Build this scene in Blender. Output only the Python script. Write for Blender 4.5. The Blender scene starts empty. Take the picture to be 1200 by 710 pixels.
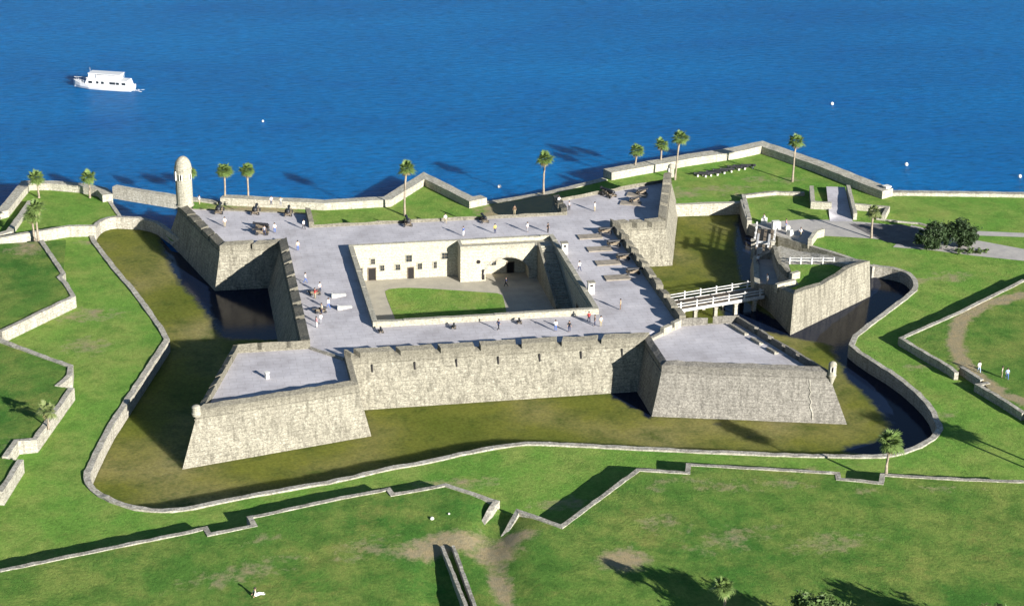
import bpy, bmesh, math, random
from mathutils import Vector, Matrix
from mathutils.geometry import delaunay_2d_cdt
random.seed(7)
R = math.radians
sc = bpy.context.scene
COL = sc.collection
# survey of the site: plan coordinates in metres, origin at the middle of the fort, +y towards the bay
S = {
 'moat_outer': [(-47.95,42.52), (-49.36,50.35), (-52.44,54.75), (-56.44,56.1), (-58.43,56.66), (-60.46,54.99), (-61.55,50.77), (-61.72,45.58), (-59.97,38.86), (-56.48,25.2), (-54.12,17.8), (-50.05,0.52), (-49.07,-4.73), (-56.51,-31.72), (-57.94,-36.8), (-60.61,-49.92), (-60.78,-53.02), (-59.6,-56.54), (-56.78,-60), (-53.79,-62.45), (-48.71,-63.41), (-42.59,-61.33), (-35.33,-59.76), (-27.09,-58.02), (-20.94,-55.6), (-14.83,-54.45), (-8.44,-52.2), (-1.18,-50.73), (2.77,-51.37), (21.37,-56.78), (36.24,-60.59), (47.74,-63.01), (50.91,-62.7), (54.84,-60.82), (57.63,-58.72), (59.83,-55.89), (60.93,-51.9), (61.5,-45.85), (60.73,-37.37), (58.33,-28.86), (57.56,-22.73), (67.28,-12.74), (76.8,-3.11), (78.63,0.33), (79.32,4.46), (78.48,7.18), (74.59,9.97)],
 'quay_edge': [(-59.34,69.18), (-56.71,55.99)],
 'sea_left': [(-78.56,60.99), (-75.26,77.27), (-70.33,76.53), (-64.54,74.02), (-60.41,70.7), (-59.39,66.83)],
 'quay_inner': [(-76.91,49.98), (-73.85,66.87)],
 'sea_mid': [(-57.97,73.03), (-55.19,70.45), (-47.42,65.54), (-37.75,62.5), (-18.59,56.46), (-6.39,56.69), (2.62,69.72), (9.47,53.76), (12.17,54.93)],
 'sea_right': [(25.4,59.37), (39.56,66.73), (46.03,69.21), (57.08,73.46), (69.17,77.11), (76.35,80.39), (83.81,65.32), (90.96,47.29)],
 'sea_far': [(91.52,48.57), (102.1,46.42), (118.64,43.11)],
 'L1': [(-70.92,-79.12), (-57.99,-75.64), (-47.81,-72.97), (-45.88,-72.21), (-45.49,-74.11), (-39.71,-72.53), (-40.12,-70.35), (-27.96,-66.81), (-21.55,-65.3), (-21.19,-66.93), (-13.9,-65.37), (-7.97,-71.07), (-11.1,-76.08)],
 'R1': [(-8.36,-78.4), (-5.68,-74.05), (-0.96,-79.32), (12.76,-65.09), (15.53,-65.98), (19.2,-67.06), (20,-64.6), (39.37,-70.48), (38.91,-72.12), (44.19,-74.25), (45.27,-71.97), (54.62,-74.8), (63.49,-77.02)],
 'G1': [(97.08,-3.78), (79.84,-16.33), (66.16,-25.32), (67.69,-31.23), (69.44,-37.65), (69.57,-39.66)],
 'G2': [(71.21,-37.59), (72.29,-43.05)],
 'G3': [(72.92,-44.12), (70.99,-44.46), (72.36,-49.43), (73.56,-55.14)],
 'WA': [(-70.81,40.73), (-66.41,23.2), (-67.01,21.38), (-65.84,18.17), (-64.42,11.95), (-75.44,-1.71)],
 'WB': [(-75.23,-5.29), (-64.14,-17.46), (-64.17,-21.03), (-65.86,-24.58)],
 'WB2': [(-63.75,-25.67), (-68.34,-42.57), (-70.84,-42.77), (-72.1,-47.73)],
 'WC': [(-69.96,-48.88), (-72.12,-58.28)],
 'WW': [(-61.32,47.47), (-66.37,47.76), (-78.09,43.46)],
 'path': [(-7.76,-73.31), (-9.43,-78.21), (-11.28,-82.45), (-11.19,-86.85), (-10.53,-94.3), (-10.41,-105.98)],
 'dwl': [(-16.79,-81.52), (-16.15,-96.81)],
 'dwr': [(-15.45,-81.96), (-15.15,-96.98)],
 'boat': [(-68.62,161.77), (-54.08,155.81)],
 'buoys': [(106.09,119.85), (105.76,72.35), (126.18,60.98), (18.03,70.42), (-25.99,124.78)],
 'track': [(94.21,-10.06), (84.88,-13.77), (78.73,-19.33), (74.14,-27.78), (72.05,-36.14), (72.26,-42.82), (73.62,-48.47), (75.36,-51.24)],
 'palms': [(-71.52,43.48), (-72.15,44.04), (-72.5,71.18), (-62.8,69.71), (-37.15,62.66), (-32.77,62), (-43.63,63.65), (-3.99,49.93), (24.74,58.58), (46.06,69.87), (52.14,72.46), (52.86,63.71), (76.03,59.09), (79.78,24.36), (45.86,-71.64)],
 'palmL': [(-66.59,-38.75)],
 'bush': [(88.85,16.87), (94.04,16.99)],
 'rp_people': [(73.07,-39.99), (75.78,-42.4), (76.28,-43.14)],
 'lawn_person': [(-40.66,-89.59)],
 'lawn_white': [(-16.99,-74.03), (-14.63,-73.23)],
 'court_person': [(8.6,11.72)],
 'rowcannon': [(58.78,65.09), (59.97,65.48), (61.51,65.82), (63.21,66.72), (64.85,67.34), (66.83,68.5), (68.22,68.88), (69.96,69.2)],
 'people_roof': [(-38.33,34.34), (-29.34,44.97), (-27.67,44.22), (-29.78,29.79), (-31.65,28.71), (-24.56,30.83), (-42.32,47.44), (-26.51,19.92), (-24.57,-0.51), (-25.63,-3.04), (-23.88,-7.83), (-25.16,-9.85), (-25.69,-14.11), (-26.48,-15.4), (-26.54,4.12), (8.7,23.42), (0.85,30.21), (14.04,32.97), (14.57,23.44), (18.09,22.44), (28.99,32.64), (24.43,33.82), (23.17,36.99), (19.45,2.62), (22.17,-15.46), (16.58,-21.51), (17.43,-22), (10.06,-22.6), (12.09,-23.28), (1.32,-20.87), (15.96,-19.97), (2.94,22.94)],
 'wn_post': [(-35.37,-33.41)],
 'rav_people': [(52.99,3.4), (54.32,13.02), (62.26,14)],
 'entry_people': [(66.82,26.55), (65.66,31.55), (62.41,34.99)],
 'deepA': [(56.98,-19.15), (54.58,-32.67), (55.65,-40.33), (55.15,-49.52), (52.57,-53.83), (46.03,-55.65), (45.26,-57.79), (55.57,-61.14), (64.1,-51.57), (62.45,-18.2), (81.82,2.25), (79.9,20.1), (54.51,-11.36), (51.1,-5.84), (48.42,2.54), (44.03,3.22), (42.91,-5.71), (48.3,-12.25)],
 'deepB': [(-50.81,56.44), (-49.59,43.83), (-47.35,27.51), (-43.67,13.81), (-40.49,-1.12), (-28.45,-3.03), (-26.29,23.37), (-42.03,38.99)],
 'flank_shade': [(16.67,-32.46), (20.76,-42.15), (23.22,-35.74), (22.36,-25.83)],  # cast shadow at the bastion flank foot, painted as dark moat water
 'wall_shade': [(62.96,52.39), (54.91,28.62), (50.79,11.33), (54.09,10.82), (66.99,51.78)],  # strip of wall shadow painted into the moat colour
}

# ------------------------------------------------------------------ helpers
class MB:
    def __init__(s): s.v=[]; s.f=[]; s.m=[]
    def add(s, vs, fs, m=0):
        o=len(s.v); s.v+= [tuple(p) for p in vs]
        for f in fs: s.f.append([i+o for i in f]); s.m.append(m)
    def hexa(s, b, t, m=0):           # b,t: four bottom / top points, counter-clockwise from above
        s.add(list(b)+list(t), [(3,2,1,0),(4,5,6,7),(0,1,5,4),(1,2,6,5),(2,3,7,6),(3,0,4,7)], m)
    def box(s, c, size, rz=0, m=0, taper=1.0):
        hx,hy,hz=[q/2 for q in size]; cs,sn=math.cos(rz),math.sin(rz)
        def P(x,y,z): return (c[0]+x*cs-y*sn, c[1]+x*sn+y*cs, c[2]+z)
        q=[(-hx,-hy),(hx,-hy),(hx,hy),(-hx,hy)]
        s.hexa([P(x,y,-hz) for x,y in q],[P(x*taper,y*taper,hz) for x,y in q],m)
    def prism(s, poly, z0, z1, m=0):
        n=len(poly)
        if area(poly)<0: poly=poly[::-1]
        s.add([(x,y,z0) for x,y in poly]+[(x,y,z1) for x,y in poly],
              [tuple(range(n-1,-1,-1)), tuple(range(n,2*n))]+[(i,(i+1)%n,n+(i+1)%n,n+i) for i in range(n)], m)
    def tube(s, pts, rad, n=8, m=0, cap=True):
        rings=[]
        pts=[Vector(p) for p in pts]
        for i,p in enumerate(pts):
            d=(pts[min(i+1,len(pts)-1)]-pts[max(i-1,0)]).normalized()
            a=d.cross(Vector((0,0,1)))
            if a.length<.05: a=d.cross(Vector((0,1,0)))
            a.normalize(); b=d.cross(a)
            r=rad[i] if isinstance(rad,(list,tuple)) else rad
            rings.append([p+(a*math.cos(2*math.pi*k/n)+b*math.sin(2*math.pi*k/n))*r for k in range(n)])
        vs=[q for g in rings for q in g]; fs=[]
        for i in range(len(rings)-1):
            for k in range(n): fs.append((i*n+k,i*n+(k+1)%n,(i+1)*n+(k+1)%n,(i+1)*n+k))
        if cap: fs+= [tuple(range(n-1,-1,-1)), tuple(range((len(rings)-1)*n,len(rings)*n))]
        s.add(vs,fs,m)
    def lathe(s, c, prof, n=16, m=0):
        vs=[];fs=[]
        for r,z in prof:
            for k in range(n):
                a=2*math.pi*k/n; vs.append((c[0]+r*math.cos(a),c[1]+r*math.sin(a),c[2]+z))
        for i in range(len(prof)-1):
            for k in range(n): fs.append((i*n+k,i*n+(k+1)%n,(i+1)*n+(k+1)%n,(i+1)*n+k))
        fs+=[tuple(range(n-1,-1,-1)),tuple(range((len(prof)-1)*n,len(prof)*n))]
        s.add(vs,fs,m)
    def build(s, name, mat, parent=None, smooth=False, recalc=True):
        me=bpy.data.meshes.new(name); me.from_pydata(s.v,[],s.f)
        for mm in (mat if isinstance(mat,(list,tuple)) else [mat]): me.materials.append(mm)
        me.polygons.foreach_set('material_index', s.m)
        if recalc:
            bm=bmesh.new(); bm.from_mesh(me); bmesh.ops.recalc_face_normals(bm,faces=bm.faces); bm.to_mesh(me); bm.free()
        if smooth:
            me.polygons.foreach_set('use_smooth',[True]*len(me.polygons))
        me.update()
        o=bpy.data.objects.new(name,me); COL.objects.link(o)
        if parent: o.parent=parent
        return o
def area(p): return sum(p[i][0]*p[(i+1)%len(p)][1]-p[(i+1)%len(p)][0]*p[i][1] for i in range(len(p)))/2
def tag(o,label=None,cat=None,group=None,kind=None):
    if label: o['label']=label
    if cat: o['category']=cat
    if group: o['group']=group
    if kind: o['kind']=kind
    return o
def empty(name,loc=(0,0,0),rz=0,**k):
    o=bpy.data.objects.new(name,None); COL.objects.link(o); o.location=loc; o.rotation_euler=(0,0,rz); o.empty_display_size=.3
    return tag(o,**k)
def copy_tree(o,parent=None):
    c=o.copy(); COL.objects.link(c); c.parent=parent
    for ch in [q for q in bpy.data.objects if q.parent==o]: copy_tree(ch,c)
    return c
def inside(p,poly):
    x,y=p; r=False; j=len(poly)-1
    for i in range(len(poly)):
        xi,yi=poly[i]; xj,yj=poly[j]
        if (yi>y)!=(yj>y) and x<(xj-xi)*(y-yi)/(yj-yi)+xi: r=not r
        j=i
    return r
def seg_d(p,a,b):
    ax,ay=a;bx,by=b;px,py=p
    dx,dy=bx-ax,by-ay;L=dx*dx+dy*dy
    t=0 if L==0 else max(0,min(1,((px-ax)*dx+(py-ay)*dy)/L))
    return math.hypot(px-ax-t*dx,py-ay-t*dy)
def line_d(p,pl): return min(seg_d(p,pl[i],pl[i+1]) for i in range(len(pl)-1))
def offset(pl,d,closed=False):     # d>0: to the left of travel
    n=len(pl); out=[]
    for i in range(n):
        p=Vector(pl[i])
        a=Vector(pl[(i-1)%n]) if (closed or i>0) else None
        b=Vector(pl[(i+1)%n]) if (closed or i<n-1) else None
        e1=(p-a).normalized() if a is not None else (b-p).normalized()
        e2=(b-p).normalized() if b is not None else e1
        n1=Vector((-e1.y,e1.x)); n2=Vector((-e2.y,e2.x))
        m=n1+n2
        if m.length<.2: m=n1
        m.normalize(); k=d/max(.45,m.dot(n1))
        out.append((p.x+m.x*k,p.y+m.y*k))
    return out
def subdiv(pl,step):
    out=[]
    for i in range(len(pl)-1):
        a,b=pl[i],pl[i+1]; L=math.hypot(b[0]-a[0],b[1]-a[1]); k=max(1,int(L/step+.5))
        for j in range(k): out.append((a[0]+(b[0]-a[0])*j/k,a[1]+(b[1]-a[1])*j/k))
    out.append(pl[-1]); return out
def smooth_line(pl,it=1):
    for _ in range(it):
        o=[pl[0]]
        for i in range(len(pl)-1):
            a,b=pl[i],pl[i+1]
            o+= [(a[0]*.75+b[0]*.25,a[1]*.75+b[1]*.25),(a[0]*.25+b[0]*.75,a[1]*.25+b[1]*.75)]
        o.append(pl[-1]); pl=o
    return pl
def wall_mb(pl,w,z1,z0,step=1.6,jit=.05,mb=None,wj=None):
    """masonry wall along a polyline; z1/z0 numbers or functions of (x,y,t)"""
    mb=mb or MB(); f=lambda z,p,t: z(p[0],p[1],t) if callable(z) else z
    # keep corners sharp: offset the corners first, then cut each run into stones
    L=offset(pl,w/2); Rr=offset(pl,-w/2); rnd=random.Random(len(pl)*31+int(abs(pl[0][0])*10))
    a=[];b=[]; 
    for i in range(len(pl)-1):
        d=math.hypot(pl[i+1][0]-pl[i][0],pl[i+1][1]-pl[i][1]); k=max(1,int(d/step+.5))
        for j in range(k):
            t=j/k
            a.append((L[i][0]*(1-t)+L[i+1][0]*t,L[i][1]*(1-t)+L[i+1][1]*t)); b.append((Rr[i][0]*(1-t)+Rr[i+1][0]*t,Rr[i][1]*(1-t)+Rr[i+1][1]*t))
    a.append(L[-1]);b.append(Rr[-1])
    wj=jit*.7 if wj is None else wj
    n=len(a); vs=[]
    for i in range(n):
        c=((a[i][0]+b[i][0])/2,(a[i][1]+b[i][1])/2); t=i/(n-1); j=rnd.uniform(-jit,jit)
        e=[(q[0]+rnd.uniform(-wj,wj),q[1]+rnd.uniform(-wj,wj)) for q in (a[i],b[i])]
        top=f(z1,c,t)+j
        vs+=[(a[i][0],a[i][1],f(z0,c,t)),(b[i][0],b[i][1],f(z0,c,t)),(e[1][0],e[1][1],top+rnd.uniform(-jit,jit)*.5),(e[0][0],e[0][1],top)]
    fs=[]
    for i in range(n-1):
        o=i*4
        for k in range(4): fs.append((o+k,o+(k+1)%4,o+4+(k+1)%4,o+4+k))
    fs+=[(0,1,2,3),((n-1)*4+3,(n-1)*4+2,(n-1)*4+1,(n-1)*4)]
    mb.add(vs,fs); return mb
def sheet(name,poly,holes,zf,mat,step,attrs=None,box=None,skirt=None):
    """a ground sheet: constrained triangulation of a polygon with holes, heights zf(x,y)"""
    vs=[];es=[]
    def ring(p):
        p=subdiv(list(p)+[p[0]],step*1.5)[:-1]; o=len(vs)
        vs.extend(Vector(q) for q in p); es.extend((o+i,o+(i+1)%len(p)) for i in range(len(p))); return p
    rp=ring(poly); rh=[ring(h) for h in holes]
    xs=[p[0] for p in rp]; ys=[p[1] for p in rp]
    bx=box or (min(xs),min(ys),max(xs),max(ys)); rnd=random.Random(3)
    x=bx[0]+step*.37
    while x<bx[2]:
        y=bx[1]+step*.41
        while y<bx[3]:
            q=(x+rnd.uniform(-.3,.3)*step,y+rnd.uniform(-.3,.3)*step)
            if inside(q,rp) and not any(inside(q,h) for h in rh): vs.append(Vector(q))
            y+=step
        x+=step
    V,E,F,_,_,_=delaunay_2d_cdt(vs,es,[],0,1e-4)
    keep=[]
    for f in F:
        c=(sum(V[i][0] for i in f)/len(f),sum(V[i][1] for i in f)/len(f))
        if inside(c,rp) and not any(inside(c,h) for h in rh): keep.append(tuple(f) if area([V[i] for i in f])>0 else tuple(f)[::-1])
    me=bpy.data.meshes.new(name); me.from_pydata([(p[0],p[1],zf(p[0],p[1])) for p in V],[],keep); me.materials.append(mat)
    for an,fn in (attrs or {}).items():
        at=me.attributes.new(an,'FLOAT','POINT')
        at.data.foreach_set('value',[fn(p[0],p[1]) for p in V])
    me.polygons.foreach_set('use_smooth',[True]*len(me.polygons))
    me.update(); o=bpy.data.objects.new(name,me); COL.objects.link(o); return o

# ------------------------------------------------------------------ materials
class NT:
    def __init__(s,name):
        s.m=bpy.data.materials.new(name); s.m.use_nodes=True; s.t=s.m.node_tree; s.n=s.t.nodes; s.l=s.t.links
        s.b=s.n['Principled BSDF']
    def node(s,t,**k):
        q=s.n.new(t)
        for a,v in k.items(): setattr(q,a,v)
        return q
    def pos(s,scale=(1,1,1)):
        g=s.node('ShaderNodeNewGeometry'); m=s.node('ShaderNodeMapping'); m.inputs['Scale'].default_value=scale
        s.l.new(g.outputs['Position'],m.inputs['Vector']); return m.outputs[0]
    def objc(s,scale=(1,1,1)):
        g=s.node('ShaderNodeTexCoord'); m=s.node('ShaderNodeMapping'); m.inputs['Scale'].default_value=scale
        s.l.new(g.outputs['Object'],m.inputs['Vector']); return m.outputs[0]
    def noise(s,vec,scale,detail=4,rough=.6):
        q=s.node('ShaderNodeTexNoise'); q.inputs['Scale'].default_value=scale; q.inputs['Detail'].default_value=detail; q.inputs['Roughness'].default_value=rough
        s.l.new(vec,q.inputs['Vector']); return q.outputs['Fac']
    def ramp(s,fac,stops,interp='LINEAR'):
        q=s.node('ShaderNodeValToRGB'); q.color_ramp.interpolation=interp; e=q.color_ramp.elements
        while len(e)<len(stops): e.new(.5)
        for el,(p,c) in zip(e,stops):
            el.position=p; el.color=(c,c,c,1) if isinstance(c,(int,float)) else (*c,1)
        s.l.new(fac,q.inputs[0]); return q.outputs[0]
    def mix(s,fac,a,b,mode='MIX'):
        q=s.node('ShaderNodeMix',data_type='RGBA',blend_type=mode)
        for i,x in ((0,fac),(6,a),(7,b)):
            if hasattr(x,'is_linked'): s.l.new(x,q.inputs[i])
            elif i==0: q.inputs[0].default_value=x
            else: q.inputs[i].default_value=(*x,1)
        return q.outputs[2]
    def math(s,op,a,b=0.,c=None):
        q=s.node('ShaderNodeMath',operation=op)
        for i,x in enumerate((a,b,c)):
            if x is None: continue
            if hasattr(x,'is_linked'): s.l.new(x,q.inputs[i])
            else: q.inputs[i].default_value=x
        return q.outputs[0]
    def attr(s,n): q=s.node('ShaderNodeAttribute',attribute_name=n); return q.outputs['Fac']
    def out(s,col,rough=.85,spec=.2,bump=None,bs=.5,bd=.05):
        if hasattr(col,'is_linked'): s.l.new(col,s.b.inputs['Base Color'])
        else: s.b.inputs['Base Color'].default_value=(*col,1)
        if hasattr(rough,'is_linked'): s.l.new(rough,s.b.inputs['Roughness'])
        else: s.b.inputs['Roughness'].default_value=rough
        s.b.inputs['Specular IOR Level'].default_value=spec
        if bump is not None:
            q=s.node('ShaderNodeBump'); q.inputs['Strength'].default_value=bs; q.inputs['Distance'].default_value=bd
            s.l.new(bump,q.inputs['Height']); s.l.new(q.outputs[0],s.b.inputs['Normal'])
        return s.m

def stone(name,base,dark,light,stain=.5,course=True,bd=.12):
    n=NT(name); p=n.pos(); st=n.pos((.8,.8,3.0)); dr=n.pos((1.5,1.5,.12))
    a=n.noise(st,1.7,4,.7)                       # shell-rock blocks in rough courses
    b=n.noise(p,.16,5,.6); c=n.noise(dr,1.0,5,.75); fine=n.noise(p,3.6,4,.8)
    col=n.mix(n.ramp(a,[(.38,0.),(.60,1.)]),dark,base)
    col=n.mix(n.ramp(n.noise(st,3.1,4,.7),[(.5,0.),(.68,.85)]),col,light)
    col=n.mix(n.ramp(b,[(.48,0.),(.72,stain*.7)]),col,tuple(q*.78 for q in dark))
    col=n.mix(n.ramp(c,[(.46,0.),(.66,min(1,stain*1.25))]),col,tuple(q*.55 for q in dark))
    if course:
        sx=n.node('ShaderNodeSeparateXYZ'); n.l.new(p,sx.inputs[0])
        zz=n.math('ADD',n.math('MULTIPLY',sx.outputs[2],1.75),n.math('MULTIPLY',n.noise(p,.8,3,.6),.5))
        ln=n.math('ABSOLUTE',n.math('SUBTRACT',n.math('FRACT',zz),.5))
        lf=n.math('MULTIPLY',n.ramp(ln,[(.34,0.),(.47,1.)]),n.ramp(n.noise(p,1.3,4,.7),[(.42,0.),(.6,.6)]))
        col=n.mix(lf,col,tuple(q*.5 for q in dark))
        # lichen-darkened parapets and damp stains running down from them
        top=n.ramp(n.math('ADD',n.math('MULTIPLY',sx.outputs[2],.1),n.math('MULTIPLY',n.noise(n.pos((1.2,1.2,.25)),.8,5,.7),.35)),[(.80,0.),(.93,1.)])
        col=n.mix(n.math('MULTIPLY',top,stain*1.1),col,tuple(q*.72 for q in dark))
    col=n.mix(.8,col,n.mix(1.,col,n.ramp(fine,[(.3,.42),(.7,1.5)]),'MULTIPLY'))
    h=n.math('ADD',n.math('MULTIPLY',a,1.),n.math('MULTIPLY',fine,.6))
    return n.out(col,.92,.1,h,.9,bd)
M={}
M['coquina']=stone('coquina_stone',(.30,.278,.217),(.203,.186,.146),(.43,.404,.325),.62)
M['coquina_grey']=stone('grey_coquina_stone',(.255,.238,.205),(.18,.167,.145),(.345,.325,.28),.5)
M['facing']=stone('lime_washed_stone',(.41,.385,.31),(.32,.295,.23),(.48,.455,.375),.2,bd=.04)
M['limewash']=stone('limewashed_wall',(.455,.425,.335),(.38,.35,.27),(.52,.49,.40),.15,bd=.03)
M['coping']=stone('coping_stone',(.42,.395,.33),(.29,.265,.215),(.52,.495,.43),.45,bd=.06)
M['seawall']=stone('seawall_stone',(.44,.415,.34),(.33,.305,.24),(.54,.515,.44),.35,bd=.06)
def deck_mat():
    n=NT('tabby_concrete_deck'); p=n.pos()
    a=n.noise(p,.16,6,.65); b=n.noise(p,1.4,5,.7); f=n.noise(p,9,2,.6)
    col=n.ramp(a,[(.34,(.375,.355,.365)),(.5,(.465,.445,.46)),(.66,(.545,.52,.53))])
    col=n.mix(n.ramp(b,[(.55,0.),(.75,.45)]),col,(.33,.31,.31))
    br=n.node('ShaderNodeTexBrick'); n.l.new(n.pos(),br.inputs['Vector']); br.inputs['Scale'].default_value=.22; br.inputs['Mortar Size'].default_value=.012; br.inputs['Color1'].default_value=(1,1,1,1); br.inputs['Color2'].default_value=(.93,.92,.92,1); br.inputs['Mortar'].default_value=(.72,.70,.68,1)
    col=n.mix(.6,col,br.outputs[0],'MULTIPLY')
    col=n.mix(n.ramp(n.noise(n.pos((1,.35,1)),.5,6,.75),[(.55,0.),(.8,.55)]),col,(.27,.25,.24))
    col=n.mix(.3,col,n.mix(1.,col,n.ramp(f,[(.3,.7),(.7,1.2)]),'MULTIPLY'))
    return n.out(col,.9,.15,f,.3,.02)
M['deck']=deck_mat()
def sand_mat(name,c1,c2):
    n=NT(name); p=n.pos(); a=n.noise(p,.5,6,.65); f=n.noise(p,6,3,.7)
    col=n.mix(n.ramp(a,[(.35,0.),(.65,1.)]),c1,c2); col=n.mix(.4,col,n.mix(1.,col,n.ramp(f,[(.3,.7),(.7,1.25)]),'MULTIPLY'))
    return n.out(col,.95,.1,f,.4,.03)
M['court']=sand_mat('packed_shell_sand',(.41,.375,.30),(.33,.305,.25))
M['asphalt_shade']=sand_mat('shade_dark_asphalt',(.17,.16,.155),(.11,.105,.105))  # asphalt tone darkened to carry the bushes' shadow
M['gravel']=sand_mat('pale_gravel',(.43,.40,.36),(.34,.32,.30))
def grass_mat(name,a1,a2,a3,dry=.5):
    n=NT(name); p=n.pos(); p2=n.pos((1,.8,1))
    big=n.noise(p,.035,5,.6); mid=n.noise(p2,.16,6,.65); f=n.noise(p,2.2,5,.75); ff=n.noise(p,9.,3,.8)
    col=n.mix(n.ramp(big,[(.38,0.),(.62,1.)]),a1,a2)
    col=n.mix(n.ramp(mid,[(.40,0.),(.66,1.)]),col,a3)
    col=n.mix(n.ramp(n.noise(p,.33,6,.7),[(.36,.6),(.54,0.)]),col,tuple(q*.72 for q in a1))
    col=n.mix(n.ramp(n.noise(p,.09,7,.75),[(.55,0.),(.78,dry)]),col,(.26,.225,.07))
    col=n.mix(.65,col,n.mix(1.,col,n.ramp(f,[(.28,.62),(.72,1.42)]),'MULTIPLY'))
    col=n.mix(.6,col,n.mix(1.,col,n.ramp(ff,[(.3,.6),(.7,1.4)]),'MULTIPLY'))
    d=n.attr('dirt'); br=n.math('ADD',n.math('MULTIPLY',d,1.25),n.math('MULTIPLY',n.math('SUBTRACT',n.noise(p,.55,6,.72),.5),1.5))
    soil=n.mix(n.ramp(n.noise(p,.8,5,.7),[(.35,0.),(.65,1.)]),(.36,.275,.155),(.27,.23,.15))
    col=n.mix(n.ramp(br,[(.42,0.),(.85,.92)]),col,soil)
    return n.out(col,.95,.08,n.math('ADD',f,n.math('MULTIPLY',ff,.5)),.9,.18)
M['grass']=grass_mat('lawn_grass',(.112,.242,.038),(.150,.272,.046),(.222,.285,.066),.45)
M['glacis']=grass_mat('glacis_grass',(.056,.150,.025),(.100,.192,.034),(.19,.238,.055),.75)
def plain(name,c,rough=.6,spec=.3,var=.25,scale=3.,metal=0.):
    n=NT(name); p=n.objc(); a=n.noise(p,scale,4,.6)
    col=n.mix(n.ramp(a,[(.3,0.),(.7,1.)]),tuple(q*(1-var) for q in c),tuple(min(1,q*(1+var*.5)) for q in c))
    n.b.inputs['Metallic'].default_value=metal
    return n.out(col,rough,spec)
M['iron']=plain('black_iron',(.025,.025,.028),.55,.4)
M['timber']=plain('weathered_timber',(.20,.16,.115),.85,.2,.4,2.)
M['platform']=plain('gun_platform_timber',(.27,.235,.19),.85,.2,.35,1.2)
M['white']=plain('white_paint',(.60,.60,.60),.5,.4,.08)
M['greywood']=plain('weathered_white_timber',(.52,.51,.49),.8,.2,.35,2.5)
M['whitestone']=plain('white_limewash',(.66,.64,.58),.85,.2,.15)
M['dark']=plain('dark_opening',(.018,.016,.016),.7,.2)
M['glass']=plain('dark_window_glass',(.03,.035,.04),.15,.6)
M['bark']=plain('palm_bark',(.30,.25,.19),.95,.1,.4,2.5)
M['treebark']=plain('oak_bark',(.10,.08,.06),.95,.1,.4,2.5)
M['skin']=plain('skin',(.45,.28,.20),.6,.3,.05)
M['hair']=plain('dark_hair',(.04,.03,.025),.6,.3,.1)
M['orange']=plain('orange_buoy_paint',(.75,.7,.62),.5,.3,.1)
def leaf_mat(name,c1,c2,sc_=1.2):
    n=NT(name); p=n.objc(); g=n.node('ShaderNodeNewGeometry')
    col=n.mix(n.noise(p,sc_,3,.6),c1,c2)
    col=n.mix(.5,col,n.mix(1.,col,n.ramp(g.outputs['Random Per Island'],[(0.,.55),(1.,1.5)]),'MULTIPLY'))
    n.out(col,.55,.3)
    tr=n.node('ShaderNodeBsdfTranslucent'); n.l.new(col,tr.inputs['Color']); ms=n.node('ShaderNodeMixShader'); ms.inputs[0].default_value=.2
    n.l.new(n.b.outputs[0],ms.inputs[1]); n.l.new(tr.outputs[0],ms.inputs[2]); n.l.new(ms.outputs[0],n.n['Material Output'].inputs[0])
    return n.m
M['frond']=leaf_mat('palm_frond',(.09,.16,.04),(.19,.25,.075))
M['frond_pale']=leaf_mat('pale_palm_frond',(.14,.19,.07),(.22,.24,.09))
M['frond_dry']=leaf_mat('dry_palm_frond',(.20,.19,.08),(.30,.25,.12))
M['leaf']=leaf_mat('dark_evergreen_leaf',(.028,.055,.022),(.055,.085,.03),.6)
M['leaf2']=leaf_mat('bright_broad_leaf',(.06,.11,.03),(.12,.17,.05),.6)
def sea_mat():
    n=NT('bay_water'); p=n.pos(); p2=n.pos((1,1.7,1))
    big=n.noise(n.pos((.5,1.5,1)),.012,5,.6); mid=n.noise(p2,.06,4,.6)
    col=n.ramp(big,[(.32,(.001,.094,.275)),(.55,(.0015,.125,.335)),(.7,(.002,.144,.37))])
    col=n.mix(n.ramp(mid,[(.5,0.),(.75,.3)]),col,(.001,.06,.27))
    w1=n.noise(n.pos((.6,1.4,1)),.55,6,.75); w2=n.noise(p2,2.4,3,.7)
    col=n.mix(.9,col,n.mix(1.,col,n.ramp(w1,[(.32,.55),(.68,1.45)]),'MULTIPLY'))
    h=n.math('ADD',w1,n.math('MULTIPLY',w2,.35))
    n.b.subsurface_method='BURLEY'; n.b.inputs['Subsurface Weight'].default_value=.85; n.b.inputs['Subsurface Radius'].default_value=(1,1,1); n.b.inputs['Subsurface Scale'].default_value=5.
    return n.out(col,.3,.02,h,.8,.5)
M['sea']=sea_mat()
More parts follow.
